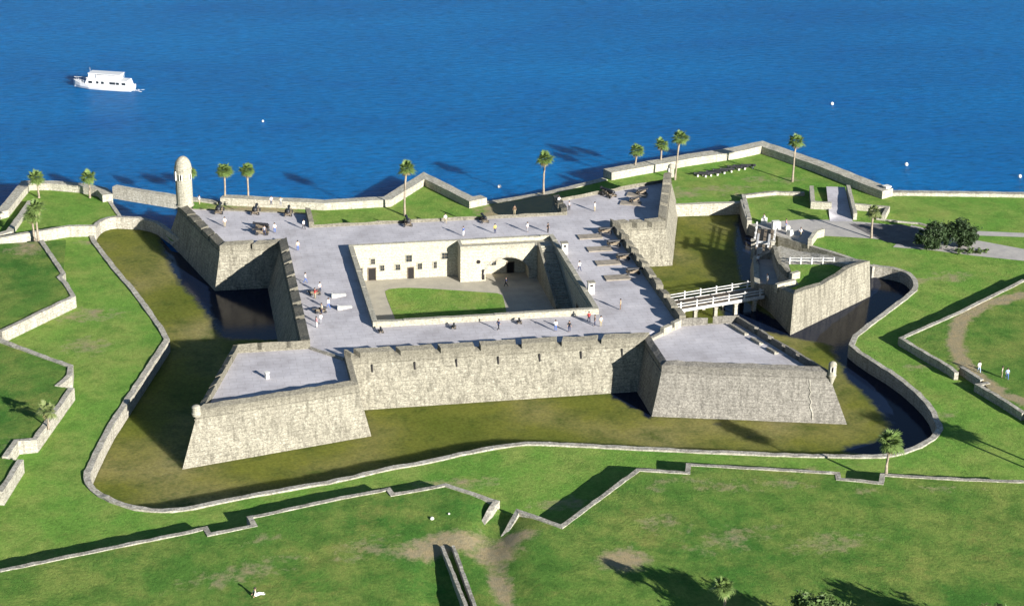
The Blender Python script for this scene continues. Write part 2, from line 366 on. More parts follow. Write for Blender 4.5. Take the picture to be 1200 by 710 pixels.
def moat_mat():
    n=NT('moat_water'); p=n.pos(); a=n.noise(p,.055,6,.62); b=n.noise(p,.22,6,.7); fi=n.noise(p,2.2,5,.75)
    col=n.ramp(a,[(.32,(.098,.122,.018)),(.46,(.155,.160,.030)),(.58,(.225,.200,.068)),(.72,(.28,.235,.115))])
    col=n.mix(n.ramp(b,[(.42,0.),(.66,.85)]),col,(.058,.088,.012))
    col=n.mix(.75,col,n.mix(1.,col,n.ramp(fi,[(.3,.55),(.7,1.4)]),'MULTIPLY'))
    d=n.math('ADD',n.attr('deep'),n.math('MULTIPLY',n.math('SUBTRACT',n.noise(p,.35,6,.7),.5),.9))
    k=n.ramp(d,[(.38,0.),(.72,1.)])
    col=n.mix(k,col,(.005,.010,.026))  # pool water; the painted shadows take the same dark colour
    ro=n.math('SUBTRACT',.62,n.math('MULTIPLY',k,.50))
    n.b.subsurface_method='BURLEY'; n.l.new(n.math('MULTIPLY',n.math('SUBTRACT',1.,k),.9),n.b.inputs['Subsurface Weight']); n.b.inputs['Subsurface Radius'].default_value=(1,1,.6); n.b.inputs['Subsurface Scale'].default_value=2.6
    n.out(col,ro,.12,n.noise(p,1.6,4,.6),.25,.05)
    n.l.new(n.math('ADD',.04,n.math('MULTIPLY',k,.05)),n.b.inputs['Specular IOR Level'])
    return n.m
M['moat']=moat_mat()

# ------------------------------------------------------------------ setting: bay, land, moat
def big_quad(name,x0,y0,x1,y1,z,mat):
    mb=MB(); mb.add([(x0,y0,z),(x1,y0,z),(x1,y1,z),(x0,y1,z)],[(0,1,2,3)]); return mb.build(name,mat,recalc=False)
tag(big_quad('water',-6000,-4000,6000,9000,0,M['sea']),kind='structure')
tag(big_quad('seabed',-6000,-4000,6000,9000,-8,M['gravel']),kind='structure')
GZ=2.1
moat_outer=S['moat_outer'][:-1]+[(74.6,10.0)]
moat_outer=[moat_outer[0]]+smooth_line(moat_outer[1:12],1)[1:-1]+moat_outer[11:13]+smooth_line(moat_outer[13:34],1)[1:]+moat_outer[34:36]+smooth_line(moat_outer[36:],1)[1:]
moat_back=[(71.6,15.0),(67.2,21.8),(63.2,27.6),(59.6,35.4),(61.9,47.1),(48.4,47.6)]
hole=moat_outer+moat_back+[(31,32),(-28,32),(-40,36)]
sea_line=S['sea_mid'][3:-1]+[(12.2,54.9),(25.4,59.4)]+S['sea_right'][1:]+S['sea_far'][1:]
outer=[(-420,30),(-120,34)]+S['sea_left']+S['quay_edge']+[(-53.2,54.2),(-50.2,51.2),(-48.4,44.8),(-46.9,41.0),(-40.5,39.0),(-41.5,43),(-43,44.5),(-43.5,64.4)]+sea_line+[(170,30.5),(420,-30),(420,-330),(-420,-330)]
def blob(x,y,cx,cy,rx,ry,rot=0):
    c,s=math.cos(rot),math.sin(rot); dx,dy=x-cx,y-cy
    return math.exp(-(((dx*c+dy*s)/rx)**2+((-dx*s+dy*c)/ry)**2))
PATH=S['path']; TRACK=S['track']
def dirt_flat(x,y):
    d=.0
    for b in ((62,-51,4,3),(80,2,4,3),(-61,44,6,2),(-62,8,8,5),(-12,-62,9,3),(2,-70,7,3),(66,-34,4,2.5),(60,57,12,3),(66,52,11,3),(52,55,6,6),(60,-40,3,6),(-62,-5,6,5),(87,3,7,4),(35,-66,14,1.6),(76,60,5,3),(70,62,5,3)):
        d=max(d,blob(x,y,*b)*.55)
    for b in ((-34,53,12,9),(17,47,7,12),(24,52,6,8)): d=max(d,1.1*blob(x,y,*b))
    return d
L1,R1=S['L1'],S['R1']
FRONT=L1[:-1]+R1[1:]
def dirt_glacis(x,y):
    d=0.
    for b in ((-10.5,-83,3.8,3.6,0),(-16.5,-80.5,7.5,3.2,.3),(-7.5,-80.5,4,2,.3),(-11,-91,1.6,7,0),(5.0,-88.5,3.6,3.2,0),(19,-68.8,5,2.2,-.2),(23,-71.5,7,2.6,-.2),(31,-72,6,2.4,-.25),(41,-76,4,2,-.2),(52,-77,7,1.6,-.25),(14.5,-70,3.5,2.5,.5),(-39,-76,5,2,.2),(-42,-84,12,4,.3),(-26,-80,7,4,.2),(12,-80,5,4,.3),(32,-88,9,4,0),(20,-85,10,4,.2)):
        d=max(d,blob(x,y,*b)*(.95 if abs(b[0]+13)<6 and b[1]<-79 or b[0]==5.0 else .48))
    t=line_d((x,y),TRACK)
    d=max(d,1.0*math.exp(-(t/1.5)**2)) if x>60 else d
    if x<-60: d=max(d,.6*blob(x,y,-73,38,5,7),.4*blob(x,y,-71,-43,4,5))
    return d
ATT={'dirt':dirt_flat}
FB=(-110,-100,140,90)
tag(sheet('ground',outer,[hole],lambda x,y:GZ,M['grass'],2.0,ATT,box=FB),kind='structure')
def h_front(x,y):
    d=line_d((x,y),FRONT); h=3.78-.026*min(d,60)
    q=line_d((x,y),PATH); h-=(h-2.45)*math.exp(-(q/2.6)**2)*max(0,1-max(0,-83-y)/28)
    # ground falls to a hollow west of the twin walls
    h-=1.5*blob(x,y,-18.2,-98,2.8,13)*(1 if x<-16.2 else max(0,1-(x+16.2)/1.2))
    return max(h,GZ+.02)
fl=offset(L1[:-1],-.2); fr=offset(R1[1:],-.2)
gl=fl+fr
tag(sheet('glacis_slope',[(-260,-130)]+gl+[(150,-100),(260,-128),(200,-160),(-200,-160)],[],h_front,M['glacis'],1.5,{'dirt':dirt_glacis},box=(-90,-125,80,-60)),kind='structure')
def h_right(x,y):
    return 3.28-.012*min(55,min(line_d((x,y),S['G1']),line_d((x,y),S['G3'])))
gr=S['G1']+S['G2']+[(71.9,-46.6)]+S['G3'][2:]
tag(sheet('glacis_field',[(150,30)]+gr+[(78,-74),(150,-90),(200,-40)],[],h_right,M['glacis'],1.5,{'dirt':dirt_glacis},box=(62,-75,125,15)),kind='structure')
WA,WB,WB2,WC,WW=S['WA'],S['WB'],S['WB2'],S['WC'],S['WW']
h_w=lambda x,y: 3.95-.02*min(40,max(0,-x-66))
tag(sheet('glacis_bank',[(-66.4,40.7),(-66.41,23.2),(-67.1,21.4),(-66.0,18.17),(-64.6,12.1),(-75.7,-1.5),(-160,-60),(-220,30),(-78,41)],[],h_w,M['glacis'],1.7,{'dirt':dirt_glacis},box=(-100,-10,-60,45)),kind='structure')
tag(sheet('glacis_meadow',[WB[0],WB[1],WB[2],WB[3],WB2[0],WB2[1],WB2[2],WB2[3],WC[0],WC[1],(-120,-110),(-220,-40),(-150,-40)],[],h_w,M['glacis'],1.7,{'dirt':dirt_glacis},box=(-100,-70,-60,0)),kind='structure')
POOLS_SHADE=[S['deepA'],S['deepB'],S['flank_shade'],S['wall_shade']]
def deep(x,y):
    # clear pools in the weedy moat, plus painted wall shadows and shadow blots
    d=0.
    for q,wd in zip(POOLS_SHADE,(1.6,1.8,.6,1.2)):
        e=line_d((x,y),q+[q[0]]); e=e if inside((x,y),q) else -e
        d=max(d,max(0,min(1,.55+.5*e/wd)))
    for bx in ((-15.6,-50.2,2.2,1.0),(29.8,-45.3,2.4,.9),(32.3,-50.5,2.0,1.2)): d=max(d,.62*blob(x,y,*bx))  # dark blots: palm shadows and algae painted into the moat colour
    return d
hm=offset(hole,.4,True)
tag(sheet('moat_surface',hole,[],lambda x,y:.12,M['moat'],1.6,{'deep':deep}),kind='structure')

# ------------------------------------------------------------------ retaining walls, sea walls
def wall_thing(name,pl,w,z1,z0,mat,label,cat,group=None,step=1.6,jit=.05):
    o=wall_mb(pl,w,z1,z0,step,jit).build(name,M[mat])
    return tag(o,label,cat,group)
wall_thing('moat_wall',offset([(-45.5,40.5)]+moat_outer[1:],-.45),.9,2.32,-.7,'coping','pale stone retaining wall that rings the outer edge of the moat','moat wall',step=1.5,jit=.08)
wall_thing('moat_wall',[(74.8,9.6)]+moat_back[:4],.8,2.3,-.7,'coping','short stone moat wall behind the detached triangular outwork','moat wall',step=2.)
wall_thing('moat_wall',[(59.5,34.8),(60.6,41),(61.9,47.0)],.9,3.0,-.7,'coping','straight stone wall between the square moat arm and the raised entrance lawn','moat wall',step=2.)
wall_thing('causeway_wall',[(62.2,47.1),(47.5,47.8)],1.1,2.5,-.7,'seawall','low pale wall closing the far end of the square moat arm','moat wall',step=2.)
z41=lambda x,y,t: 4.12
wall_thing('glacis_wall',L1,.7,lambda x,y,t:3.89 if t<.93 else 3.89-1.25*(t-.93)/.07,1.6,'coping','long zigzag stone wall along the near lawn west of the footpath gap','retaining wall',step=1.3,jit=.06)
wall_thing('glacis_wall',R1,.7,lambda x,y,t:3.89 if t>.062 else 3.89-1.25*(1-t/.062),1.6,'coping','long zigzag stone wall along the near lawn east of the footpath gap','retaining wall',step=1.3,jit=.06)
wall_thing('glacis_wall',S['G1'],.7,3.42,1.6,'coping','angled stone wall with sharp corner beside the worn dirt track','retaining wall',step=1.3,jit=.06)
wall_thing('glacis_wall',S['G2'],.7,3.4,1.6,'coping','short set-back stone wall piece beside the three visitors','retaining wall',step=1.3)
wall_thing('glacis_wall',S['G3'],.7,3.4,1.6,'coping','stone wall running off to the lower right from the visitors on the dirt track','retaining wall',step=1.3,jit=.06)
wall_thing('glacis_wall',WA,.8,4.12,1.6,'coping','stepped stone wall below the tall twin palms on the west lawn','retaining wall',step=1.3,jit=.06)
wall_thing('glacis_wall',WB,.8,4.12,1.6,'coping','straight stone wall with a short hook at its end on the west lawn','retaining wall',step=1.3,jit=.06)
wall_thing('glacis_wall',WB2,.8,4.12,1.6,'coping','stepped stone wall at the foot of the thin west palm','retaining wall',step=1.3,jit=.06)
wall_thing('glacis_wall',WC,.8,4.12,1.6,'coping','short lone stone wall at the lower west edge of the lawn','retaining wall',step=1.3,jit=.06)
wall_thing('terrace_wall',WW+[(-110,36)],.9,4.1,1.6,'seawall','thick cream wall between the west lawn and the seaside terrace by the twin palms','retaining wall',step=1.6)
wall_thing('sea_wall',[(-100,44.5)]+S['sea_left'],2.0,3.5,-1,'seawall','stone sea wall round the small lawn corner west of the tall watchtower','sea wall',step=2.)
wall_thing('quay_wall',[(-90,40)]+S['quay_inner'],1.2,3.0,1.5,'seawall','low inner quay wall beside the sloping walkway at the west corner','sea wall',step=2.)
wall_thing('quay_wall',[(-59.34,68.2),(-56.9,56.4)],.7,2.25,-1,'seawall','low stone quay edge facing the dark inlet below the watchtower','sea wall',step=2.)
wall_thing('sea_wall',[(-58.2,75.6),(-55.2,73.5),(-47.0,67.9),(-38.5,62.6)],1.5,2.45,-1,'seawall','low pale sea wall end beside the dark inlet below the watchtower','sea wall',step=2.)
wall_thing('sea_wall',S['sea_mid'][3:],2.2,3.55,-1,'seawall','pale sea wall with one pointed angle behind the fort','sea wall',step=2.)
wall_thing('sea_wall',[(11.5,54.6),(25.4,59.0),(39.0,66.2)],1.6,2.2,-1,'seawall','low sea wall in the shadow of the far bastion','sea wall',step=2.)
wall_thing('sea_wall',S['sea_right'][1:]+[(91.4,46.4)],3.0,3.7,-1,'seawall','broad sea wall with a sharp point beyond the row of guns on grass','sea wall',step=2.)
wall_thing('sea_wall',[(91.2,48.6)]+S['sea_far'][1:]+[(172,30.5),(260,5)],1.6,2.75,-1,'seawall','low straight sea wall along the far right lawn','sea wall',step=2.)
# twin low walls by the footpath
wall_thing('ditch_wall',S['dwl']+[(-15.8,-106)],.45,lambda x,y,t:3.75,.8,'coping','left one of two thin parallel walls beside the sandy footpath','low wall',step=1.1)
wall_thing('ditch_wall',S['dwr']+[(-14.9,-106)],.45,lambda x,y,t:3.85,1.8,'coping','right one of two thin parallel walls beside the sandy footpath','low wall',step=1.1)

# ------------------------------------------------------------------ the fort
FT=empty('stone_fort',(0,0,0),label='square grey coquina stone fort with four pointed bastions standing in its moat',cat='fort')
b,c,Sh,t_=29.5,22.6,39.75,46.3
ZC=6.7                                    # cordon level; parapets rise above it
TOPS={'near':8.65,'left':8.55,'far':8.5,'right':9.0}
RF_=7.1; BF=7.0
def star(corner):
    sx,sy=corner
    # five outline points of one bastion, counter-clockwise
    yb_=32.3 if sy>0 else -b
    xb_=31.0 if sx>0 else -b
    p=[(sx*c,yb_),(sx*c,sy*Sh),(sx*t_,sy*t_),(sx*Sh,sy*c),(xb_,sy*c)]
    if corner==(-1,-1): p[2]=(-46.1,-45.3)
    if corner==(1,-1): p[2]=(46.7,-46.1)
    if corner==(1,1): p[2]=(47.9,49.0)
    return p if sx*sy<0 else p[::-1]
corners=[(-1,-1),(1,-1),(1,1),(-1,1)]
outline=[]; 
for k in corners: outline+=star(k)
# order: each bastion gives inner,shoulder,tip,shoulder,inner counter-clockwise
if area(outline)<0: raise RuntimeError('outline order')
TH=.95
base_off=[]
# batter per run: curtains 2.5 m, bastion faces 1.6 m
N=len(outline)
def batter(i): return 2.4 if i%5==4 else 1.6
def off_pt(i,fd):
    p=Vector(outline[i]); a=Vector(outline[i-1]); q=Vector(outline[(i+1)%N])
    e1=(p-a).normalized(); e2=(q-p).normalized(); n1=Vector((e1.y,-e1.x)); n2=Vector((e2.y,-e2.x)) # outward (ccw)
    d1,d2=fd((i-1)%N),fd(i)
    det=n1.x*n2.y-n1.y*n2.x
    if abs(det)<.05: return p+n1*d1
    w=Vector(((d1*n2.y-d2*n1.y)/det,(n1.x*d2-n2.x*d1)/det)); return p+w
base_pts=[off_pt(i,batter) for i in range(N)]
mid_pts=[Vector(p) for p in outline]
THK=lambda k:{1:.9,0:.8,9:1.3,11:1.4,12:.8,14:.8,16:.7,17:1.3,19:1.35}.get(k,TH)
inn_pts=[off_pt(i,lambda k:-THK(k)) for i in range(N)]
cor_pts=[off_pt(i,lambda k:.12) for i in range(N)]
def lerp(a,b_,t): return (a[0]+(b_[0]-a[0])*t,a[1]+(b_[1]-a[1])*t)
def run_wall(mb,i,top,floor,cuts,cut_depth=1.0,taper=None,rough=.13,rnd=random.Random(5)):
    """one straight run of fort wall: battered face, string course, parapet with embrasures (cuts: [(t0,t1)])"""
    j=(i+1)%N
    B0,B1,M0,M1,I0,I1,C0,C1=base_pts[i],base_pts[j],mid_pts[i],mid_pts[j],inn_pts[i],inn_pts[j],cor_pts[i],cor_pts[j]
    L=(M1-M0).length; n=max(2,int(L/2.2)); nz=4; vs=[]
    ext0=base_pts[i]+(base_pts[i]-mid_pts[i])*.12; ext1=base_pts[j]+(base_pts[j]-mid_pts[j])*.12
    for a in range(nz+1):
        u=a/nz; z=-.8+(ZC+.8)*u
        for k in range(n+1):
            t=k/n; x,y=lerp(lerp(ext0,M0,u),lerp(ext1,M1,u),t); e=.05 if 0<k<n and 0<a<nz else 0
            vs.append((x+rnd.uniform(-e,e),y+rnd.uniform(-e,e),z))
    fs=[(a*(n+1)+k,a*(n+1)+k+1,(a+1)*(n+1)+k+1,(a+1)*(n+1)+k) for a in range(nz) for k in range(n)]
    mb.add(vs,fs)
    # string course
    q=lambda P,z:(P[0],P[1],z)
    mb.hexa([q(C0,ZC-.14),q(C1,ZC-.14),q(I1,ZC-.14),q(I0,ZC-.14)],[q(C0,ZC+.06),q(C1,ZC+.06),q(I1,ZC+.06),q(I0,ZC+.06)])
    # parapet
    stops=[]; cur=0.
    for (a0,a1) in sorted(cuts): stops+=[(cur,a0,False),(a0,a1,True)]; cur=a1
    stops.append((cur,1.,False))
    for a0,a1,cut in stops:
        Lr=(a1-a0)*L; k=1 if cut else max(1,int(Lr/1.5))
        tp=[]
        for s_ in range(k+1):
            t=a0+(a1-a0)*s_/k; zz=(top(t) if callable(top) else top)-(cut_depth if cut else 0)
            e=rough if not cut else .02
            tp.append((t,zz+rnd.uniform(-e,e*.6)))
        for s_ in range(k):
            (t0,z0),(t1,z1)=tp[s_],tp[s_+1]
            o0,o1,i0,i1=lerp(M0,M1,t0),lerp(M0,M1,t1),lerp(I0,I1,t0),lerp(I0,I1,t1)
            mb.hexa([q(o0,ZC+.06),q(o1,ZC+.06),q(i1,BF-.6),q(i0,BF-.6)],[q(o0,z0-.38),q(o1,z1-.38),q(i1,z1),q(i0,z0)])
    return L
def cuts_at(L,cent,w): return [((x-w/2)/L,(x+w/2)/L) for x in cent]
# runs are numbered along the outline; 0..3 west-near bastion, 4 near curtain, 5..8 east-near, 9 east curtain, 10..13, 14 far curtain, 15..18, 19 west curtain
Lc=2*c
near_cuts=cuts_at(Lc,[c+x for x in (-21.7,-15.6,-9.5,-3.4,2.9,9.1,15.3)],.95)
def curtain(i,top,cuts,depth,**k):
    mb=MB(); run_wall(mb,i,top,RF_,cuts,depth); return mb.build('curtain_wall',M['coquina'],FT)
near=curtain(4,lambda t:8.85-.3*t,near_cuts,.85)
east=curtain(9,lambda t:8.75+.15*math.sin(t*40),cuts_at(Lc,(4,8.5,13,17.5,22.2,25.7,29.3,32.7,36.2,39.4,42.6),1.5),.95)
far=curtain(14,7.75,[],.7)
west=curtain(19,8.5,cuts_at(Lc,(6,12,18,24,30,36),1.0),.8)
for x in (-19.5,-13.05,-6.7,-.3,6.1,12.55,19.0):
    mb=MB(); y=-b-2.4*(ZC-5.95)/ZC
    mb.hexa([(x-.11,y-.30,5.4),(x+.11,y-.30,5.4),(x+.11,y+.5,5.4),(x-.11,y+.5,5.4)],[(x-.11,y+.16-.22,6.5),(x+.11,y+.16-.22,6.5),(x+.11,y+.5,6.5),(x-.11,y+.5,6.5)])
    mb.build('loophole',M['dark'],near)
def bastion(first,tops,cuts,mat='coquina'):
    mb=MB()
    for r_ in range(4): run_wall(mb,first+r_,tops[r_],BF,cuts[r_],1.1)
    return mb.build('bastion',M[mat],FT)
def ev(i,n,w,m=3.): 
    L=(mid_pts[(i+1)%N]-mid_pts[i]).length; return cuts_at(L,[m+(L-2*m)*(k+.5)/n for k in range(n)],w)
# west-near: outline order starts at the west curtain end -> west flank, west face, near face, near flank
bWN=bastion(0,[8.5,8.2,lambda t:8.35-.05*t,8.1],[ev(0,2,.6,1.),ev(1,5,.5,2.),[],[]])
bEN=bastion(5,[8.1,8.3,8.2,8.3],[[],[],ev(7,4,1.0,4.),ev(8,1,1.5)],'coquina_grey')
bEF=bastion(10,[8.5,9.1,7.8,8.6],[ev(10,2,.9,1.6),ev(11,3,1.2,4.),[],ev(13,2,1.,1.5)],'coquina')
bWF=bastion(15,[8.4,7.35,8.0,8.2],[[],[],ev(17,4,.8,4),ev(18,1,.9,1.)])
def streak(parent,i,pts,w):
    mb=MB(); j=(i+1)%N; rnd=random.Random(4); o=Vector((0,0,0)); L=[];Rr=[]
    nrm=(base_pts[i]-mid_pts[i]).normalized()
    for t,u in pts:
        ww=w*rnd.uniform(.6,1.3)/((mid_pts[j]-mid_pts[i]).length)
        for lst,tt in ((L,t-ww),(Rr,t+ww)):
            v=Vector(lerp(lerp(base_pts[i],mid_pts[i],u),lerp(base_pts[j],mid_pts[j],u),tt)); lst.append((v.x+.0,v.y-.11,ZC*u))
    n_=len(pts); mb.add(L+Rr,[(k,k+1,n_+k+1,n_+k) for k in range(n_-1)]); mb.build('mineral_streak',M['coping'],parent)
streak(bEN,6,[(.875,.97),(.868,.86),(.86,.78),(.862,.70),(.845,.60),(.85,.48),(.835,.40),(.838,.25),(.83,.1)],.08)
streak(bEN,6,[(.47,.95),(.466,.8),(.455,.66),(.45,.5)],.03)
# gun deck and bastion floors
ax0,ax1,ay0,ay1=-17.15,17.65,-16.15,18.35
inner=[tuple(p) for p in inn_pts]
def ib(k): return inner[5*k:5*k+5]
court=[(ax0,ay0),(ax1,ay0),(ax1,ay1),(ax0,ay1)]
main_out=[inner[4],inner[5],inner[9],inner[10],inner[14],inner[15],inner[19],inner[0]]
# far bastions share the deck level
deck_poly=[inner[4],inner[5],inner[9]]+ib(2)+ib(3)+[inner[0]]
gd=sheet('gun_deck',[tuple(p) for p in offset(deck_poly,-.25,True)],[court],lambda x,y:RF_+.03*math.sin(x*.6)*math.sin(y*.5),M['deck'],3.0); gd.parent=FT
for k,bs in ((0,bWN),(1,bEN)):
    o=sheet('bastion_floor',[tuple(p) for p in offset(ib(k),-.2,True)],[],lambda x,y:BF,M['deck'],3.0); o.parent=bs
# edging where the near bastions meet the curtain deck
mb=MB(); 
g=[inner[0],inner[4]]; wall_mb([g[0],g[1]],.5,7.3,BF-.3,1.2,.05,mb); mb.build('gorge_kerb',M['coping'],FT)
mb=MB(); g0,g1=Vector(inner[5]),Vector(inner[9])
wall_mb([tuple(g0),tuple(g1)],.6,7.45,BF-.3,1.2,.05,mb); mb.build('gorge_kerb',M['coping'],FT)
mb=MB()
for t0,t1,z in ((.42,.70,8.15),(.78,1.0,8.2)):
    a=g0.lerp(g1,t0); q=g0.lerp(g1,t1); wall_mb([tuple(a),tuple(q)],.75,z,BF,1.0,.06,mb)
mb.build('gorge_wall',M['facing'],FT)
# west curtain end return by the west-near bastion and the low ramp there
# courtyard: four faces, parapet with moulding
def court_face(p0,p1,mat='facing'):
    mb=MB(); d=Vector(p1)-Vector(p0); L=d.length; d.normalize(); nrm=Vector((-d.y,d.x))     # nrm points into the courtyard
    def strip(o0,o1,z0,z1):
        q=[Vector(p0)+nrm*o0,Vector(p1)+nrm*o0,Vector(p1)+nrm*o1,Vector(p0)+nrm*o1]
        mb.hexa([(v.x,v.y,z0) for v in q],[(v.x,v.y,z1) for v in q])
    strip(-.65,.0,1.2,6.75); strip(-.65,.16,6.75,7.0); strip(-.65,.03,7.0,7.95); 
    rnd=random.Random(int(L*7)); k=int(L/2.4)
    for s_ in range(k):
        a=Vector(p0)+d*(L*s_/k); e=Vector(p0)+d*(L*(s_+1)/k); z=8.05+rnd.uniform(-.05,.05)
        q=[a-nrm*.72,e-nrm*.72,e+nrm*.10,a+nrm*.10]; mb.hexa([(v.x,v.y,7.95) for v in q],[(v.x,v.y,z) for v in q])
    return mb.build('courtyard_wall',M[mat],FT)
cf_n=court_face((ax1+.66,ay1),(ax0-.66,ay1),'limewash'); cf_e=court_face((ax1,ay0),(ax1,ay1)); cf_s=court_face((ax0-.66,ay0),(ax1+.66,ay0)); cf_w=court_face((ax0,ay1),(ax0,ay0))
def opening(x,z,w,h,kind,y=ay1):
    f=MB()
    for dx,dz,ww,hh in ((0,h/2+.06,w+.24,.12),(0,-h/2-.06,w+.24,.12),(-w/2-.06,0,.12,h),(w/2+.06,0,.12,h)):
        f.box((x+dx,y-.04,z+dz),(ww,.16,hh))
    fr=f.build(kind,M['facing'] if kind=='window' else M['timber'],cf_n)
    p=MB(); p.box((x,y+.02,z),(w,.08,h)); p.build('pane' if kind=='window' else 'door_leaf',M['glass'] if kind=='window' else M['dark'],fr)
    if kind=='window':
        m_=MB(); m_.box((x,y-.03,z),(.05,.03,h)); m_.box((x,y-.03,z),(w,.03,.05)); m_.build('glazing_bar',M['timber'],fr)
for x,z,w,h in ((-12.1,3.7,.75,1.0),(-9.35,3.7,.8,1.0),(-5.5,3.65,.75,1.1),(-2.8,3.75,.55,1.2),(-7.4,5.2,1.0,1.2),(-1.1,5.35,1.0,1.15),(-13.7,5.0,.7,1.0)): opening(x,z,w,h,'window')
opening(-13.9,2.65,1.25,2.2,'doorway'); opening(-7.1,2.5,1.0,2.0,'doorway'); opening(-15.7,3.3,.3,1.3,'window')
# arched stair landing in the north-east corner of the courtyard
YF=15.05; x0,x1=1.15,ax1-.02; ZT=7.35
arch=[]; cx,rx,zsp,zc=9.45,3.85,2.7,5.65
for k in range(17):
    a=math.pi*k/16; arch.append((cx-rx*math.cos(a),zsp+(zc-zsp)*math.sin(a)))
prof=[(x0,1.2),(cx-rx,1.2)]+arch+[(cx+rx,1.2),(x1,1.2),(x1,ZT),(x0,ZT)]
mb=MB(); n=len(prof); yb=ay1-.01
mb.add([(x,YF,z) for x,z in prof]+[(x,yb,z) for x,z in prof],[tuple(range(n)),tuple(range(2*n-1,n-1,-1))]+[(i,n+i,n+(i+1)%n,(i+1)%n) for i in range(n)])
st=mb.build('stair_landing',M['limewash'],FT)
mb=MB()
for k in range(16):
    a,e=arch[k],arch[k+1]; q=lambda P,r_:(cx+(P[0]-cx)*r_,zsp+(P[1]-zsp)*r_)
    (ax_,az_),(bx_,bz_),(cx_,cz_),(dx_,dz_)=a,e,q(e,1.1),q(a,1.1)
    mb.add([(ax_,YF-.07,az_),(bx_,YF-.07,bz_),(cx_,YF-.07,cz_),(dx_,YF-.07,dz_),(ax_,YF+.2,az_),(bx_,YF+.2,bz_),(cx_,YF+.2,cz_),(dx_,YF+.2,dz_)],[(0,1,2,3),(7,6,5,4),(0,4,5,1),(3,2,6,7)])
mb.build('arch_ring',M['coping'],st)
opening(7.6,3.7,.85,1.2,'window')
opening(10.6,2.5,1.2,2.0,'doorway')
mb=MB(); mb.hexa([(x0-.02,YF-.02,ZT),(14.2,YF-.02,ZT),(14.2,YF+.5,ZT),(x0-.02,YF+.5,ZT)],[(x0-.02,YF-.02,8.05),(14.2,YF-.02,8.05),(14.2,YF+.5,8.05),(x0-.02,YF+.5,8.05)])
mb.hexa([(x0-.02,YF+.5,ZT),(x0+.5,YF+.5,ZT),(x0+.5,yb-.1,ZT),(x0-.02,yb-.1,ZT)],[(x0-.02,YF+.5,8.05),(x0+.5,YF+.5,8.05),(x0+.5,yb-.1,8.05),(x0-.02,yb-.1,8.05)])
mb.build('landing_parapet',M['facing'],st)
# round window and small arch on the pier
mb=MB(); mb.tube([(4.3,YF-.02,5.1),(4.3,YF+.1,5.1)],.38,12); mb.build('oculus',M['dark'],st)
mb=MB(); mb.box((5.15,YF-.005,2.7),(.5,.06,1.9)); mb.build('niche',M['dark'],st)
# flight of stairs along the east wall, down towards the near side
mb=MB(); ns=26
for k in range(ns):
    y1=YF-k*.62; z=ZT-.22*(k+1); mb.box((ax1-1.3,y1-.31,(z+1.3)/2),(2.5,.62,z-1.3))
fl_=mb.build('stair_flight',M['facing'],FT)
mb=MB(); mb.hexa([(ax1-2.95,YF-16.2,1.3),(ax1-2.57,YF-16.2,1.3),(ax1-2.57,YF,1.3),(ax1-2.95,YF,1.3)],[(ax1-2.95,YF-16.2,2.6),(ax1-2.57,YF-16.2,2.6),(ax1-2.57,YF,8.2),(ax1-2.95,YF,8.2)]); mb.build('stair_wall',M['coquina'],fl_)
for y in (-4.5,-9.5,-13.2):
    mb=MB(); mb.box((ax1+.0,y,2.7),(.12,1.5,2.6)); f=mb.build('doorway',M['timber'],cf_e); mb=MB(); mb.box((ax1-.05,y,2.6),(.08,1.2,2.3)); mb.build('door_leaf',M['dark'],f)
# courtyard ground
cyf=sheet('courtyard_ground',[(ax0-.3,ay0-.3),(ax1+.3,ay0-.3),(ax1+.3,ay1+.3),(ax0-.3,ay1+.3)],[],lambda x,y:1.5,M['court'],3.); tag(cyf,kind='structure')
cg=smooth_line([(-12.4,10.2),(-12.3,13.6),(-9,14.0),(-5,13.0),(0,11.2),(4.5,9.6),(7.3,8.6),(7.1,5.5),(6.3,-2),(5.8,-11),(-12.0,-11),(-12.4,9)],1)
tag(sheet('courtyard_lawn',cg,[],lambda x,y:1.53,M['grass'],1.2,{'dirt':lambda x,y:.25}),kind='structure')
# sentry turrets
def turret(name,x,y,z0,r,h,parent,windows,corbel=True):
    mb=MB()
    prof=([(.15,-1.6),(r*.7,-.7),(r*1.12,-.05)] if corbel else [(r,-.4)])+[(r*1.12,.0),(r,.1),(r*.98,h*.72),(r*1.06,h*.73),(r*1.06,h*.77)]
    for k in range(7):
        a=math.pi/2*k/6; prof.append((max(.02,r*math.cos(a)),h*.77+(h*.23)*math.sin(a)))
    mb.lathe((x,y,z0),prof,20); o=mb.build(name,M['facing'],parent,smooth=False)
    for a,zf,w,hh in windows:
        f=MB(); f.box((x+math.cos(a)*(r-.02),y+math.sin(a)*(r-.02),z0+h*zf),(.16,w,hh),a); f.build('slit_window',M['dark'],o)
        f=MB()
        for s_ in (-1,1): f.box((x+math.cos(a)*(r+.02)-math.sin(a)*s_*(w/2+.07),y+math.sin(a)*(r+.02)+math.cos(a)*s_*(w/2+.07),z0+h*zf),(.2,.12,hh+.2),a)
        f.build('window_frame',M['whitestone'],o)
    return o
turret('watch_tower',-45.0,46.4,7.6,1.52,9.3,FT,[(R(195),.62,.55,1.5),(R(250),.6,.3,.9),(R(320),.6,.3,.9)],True)
turret('sentry_box',46.9,-46.1,7.3,.6,2.2,FT,[(R(250),.5,.3,.6)],True)
turret('sentry_box',47.7,48.7,8.2,.62,2.2,FT,[(R(200),.5,.3,.5)],False)
turret('sentry_stump',-45.95,-45.2,7.6,.6,1.2,FT,[],False)
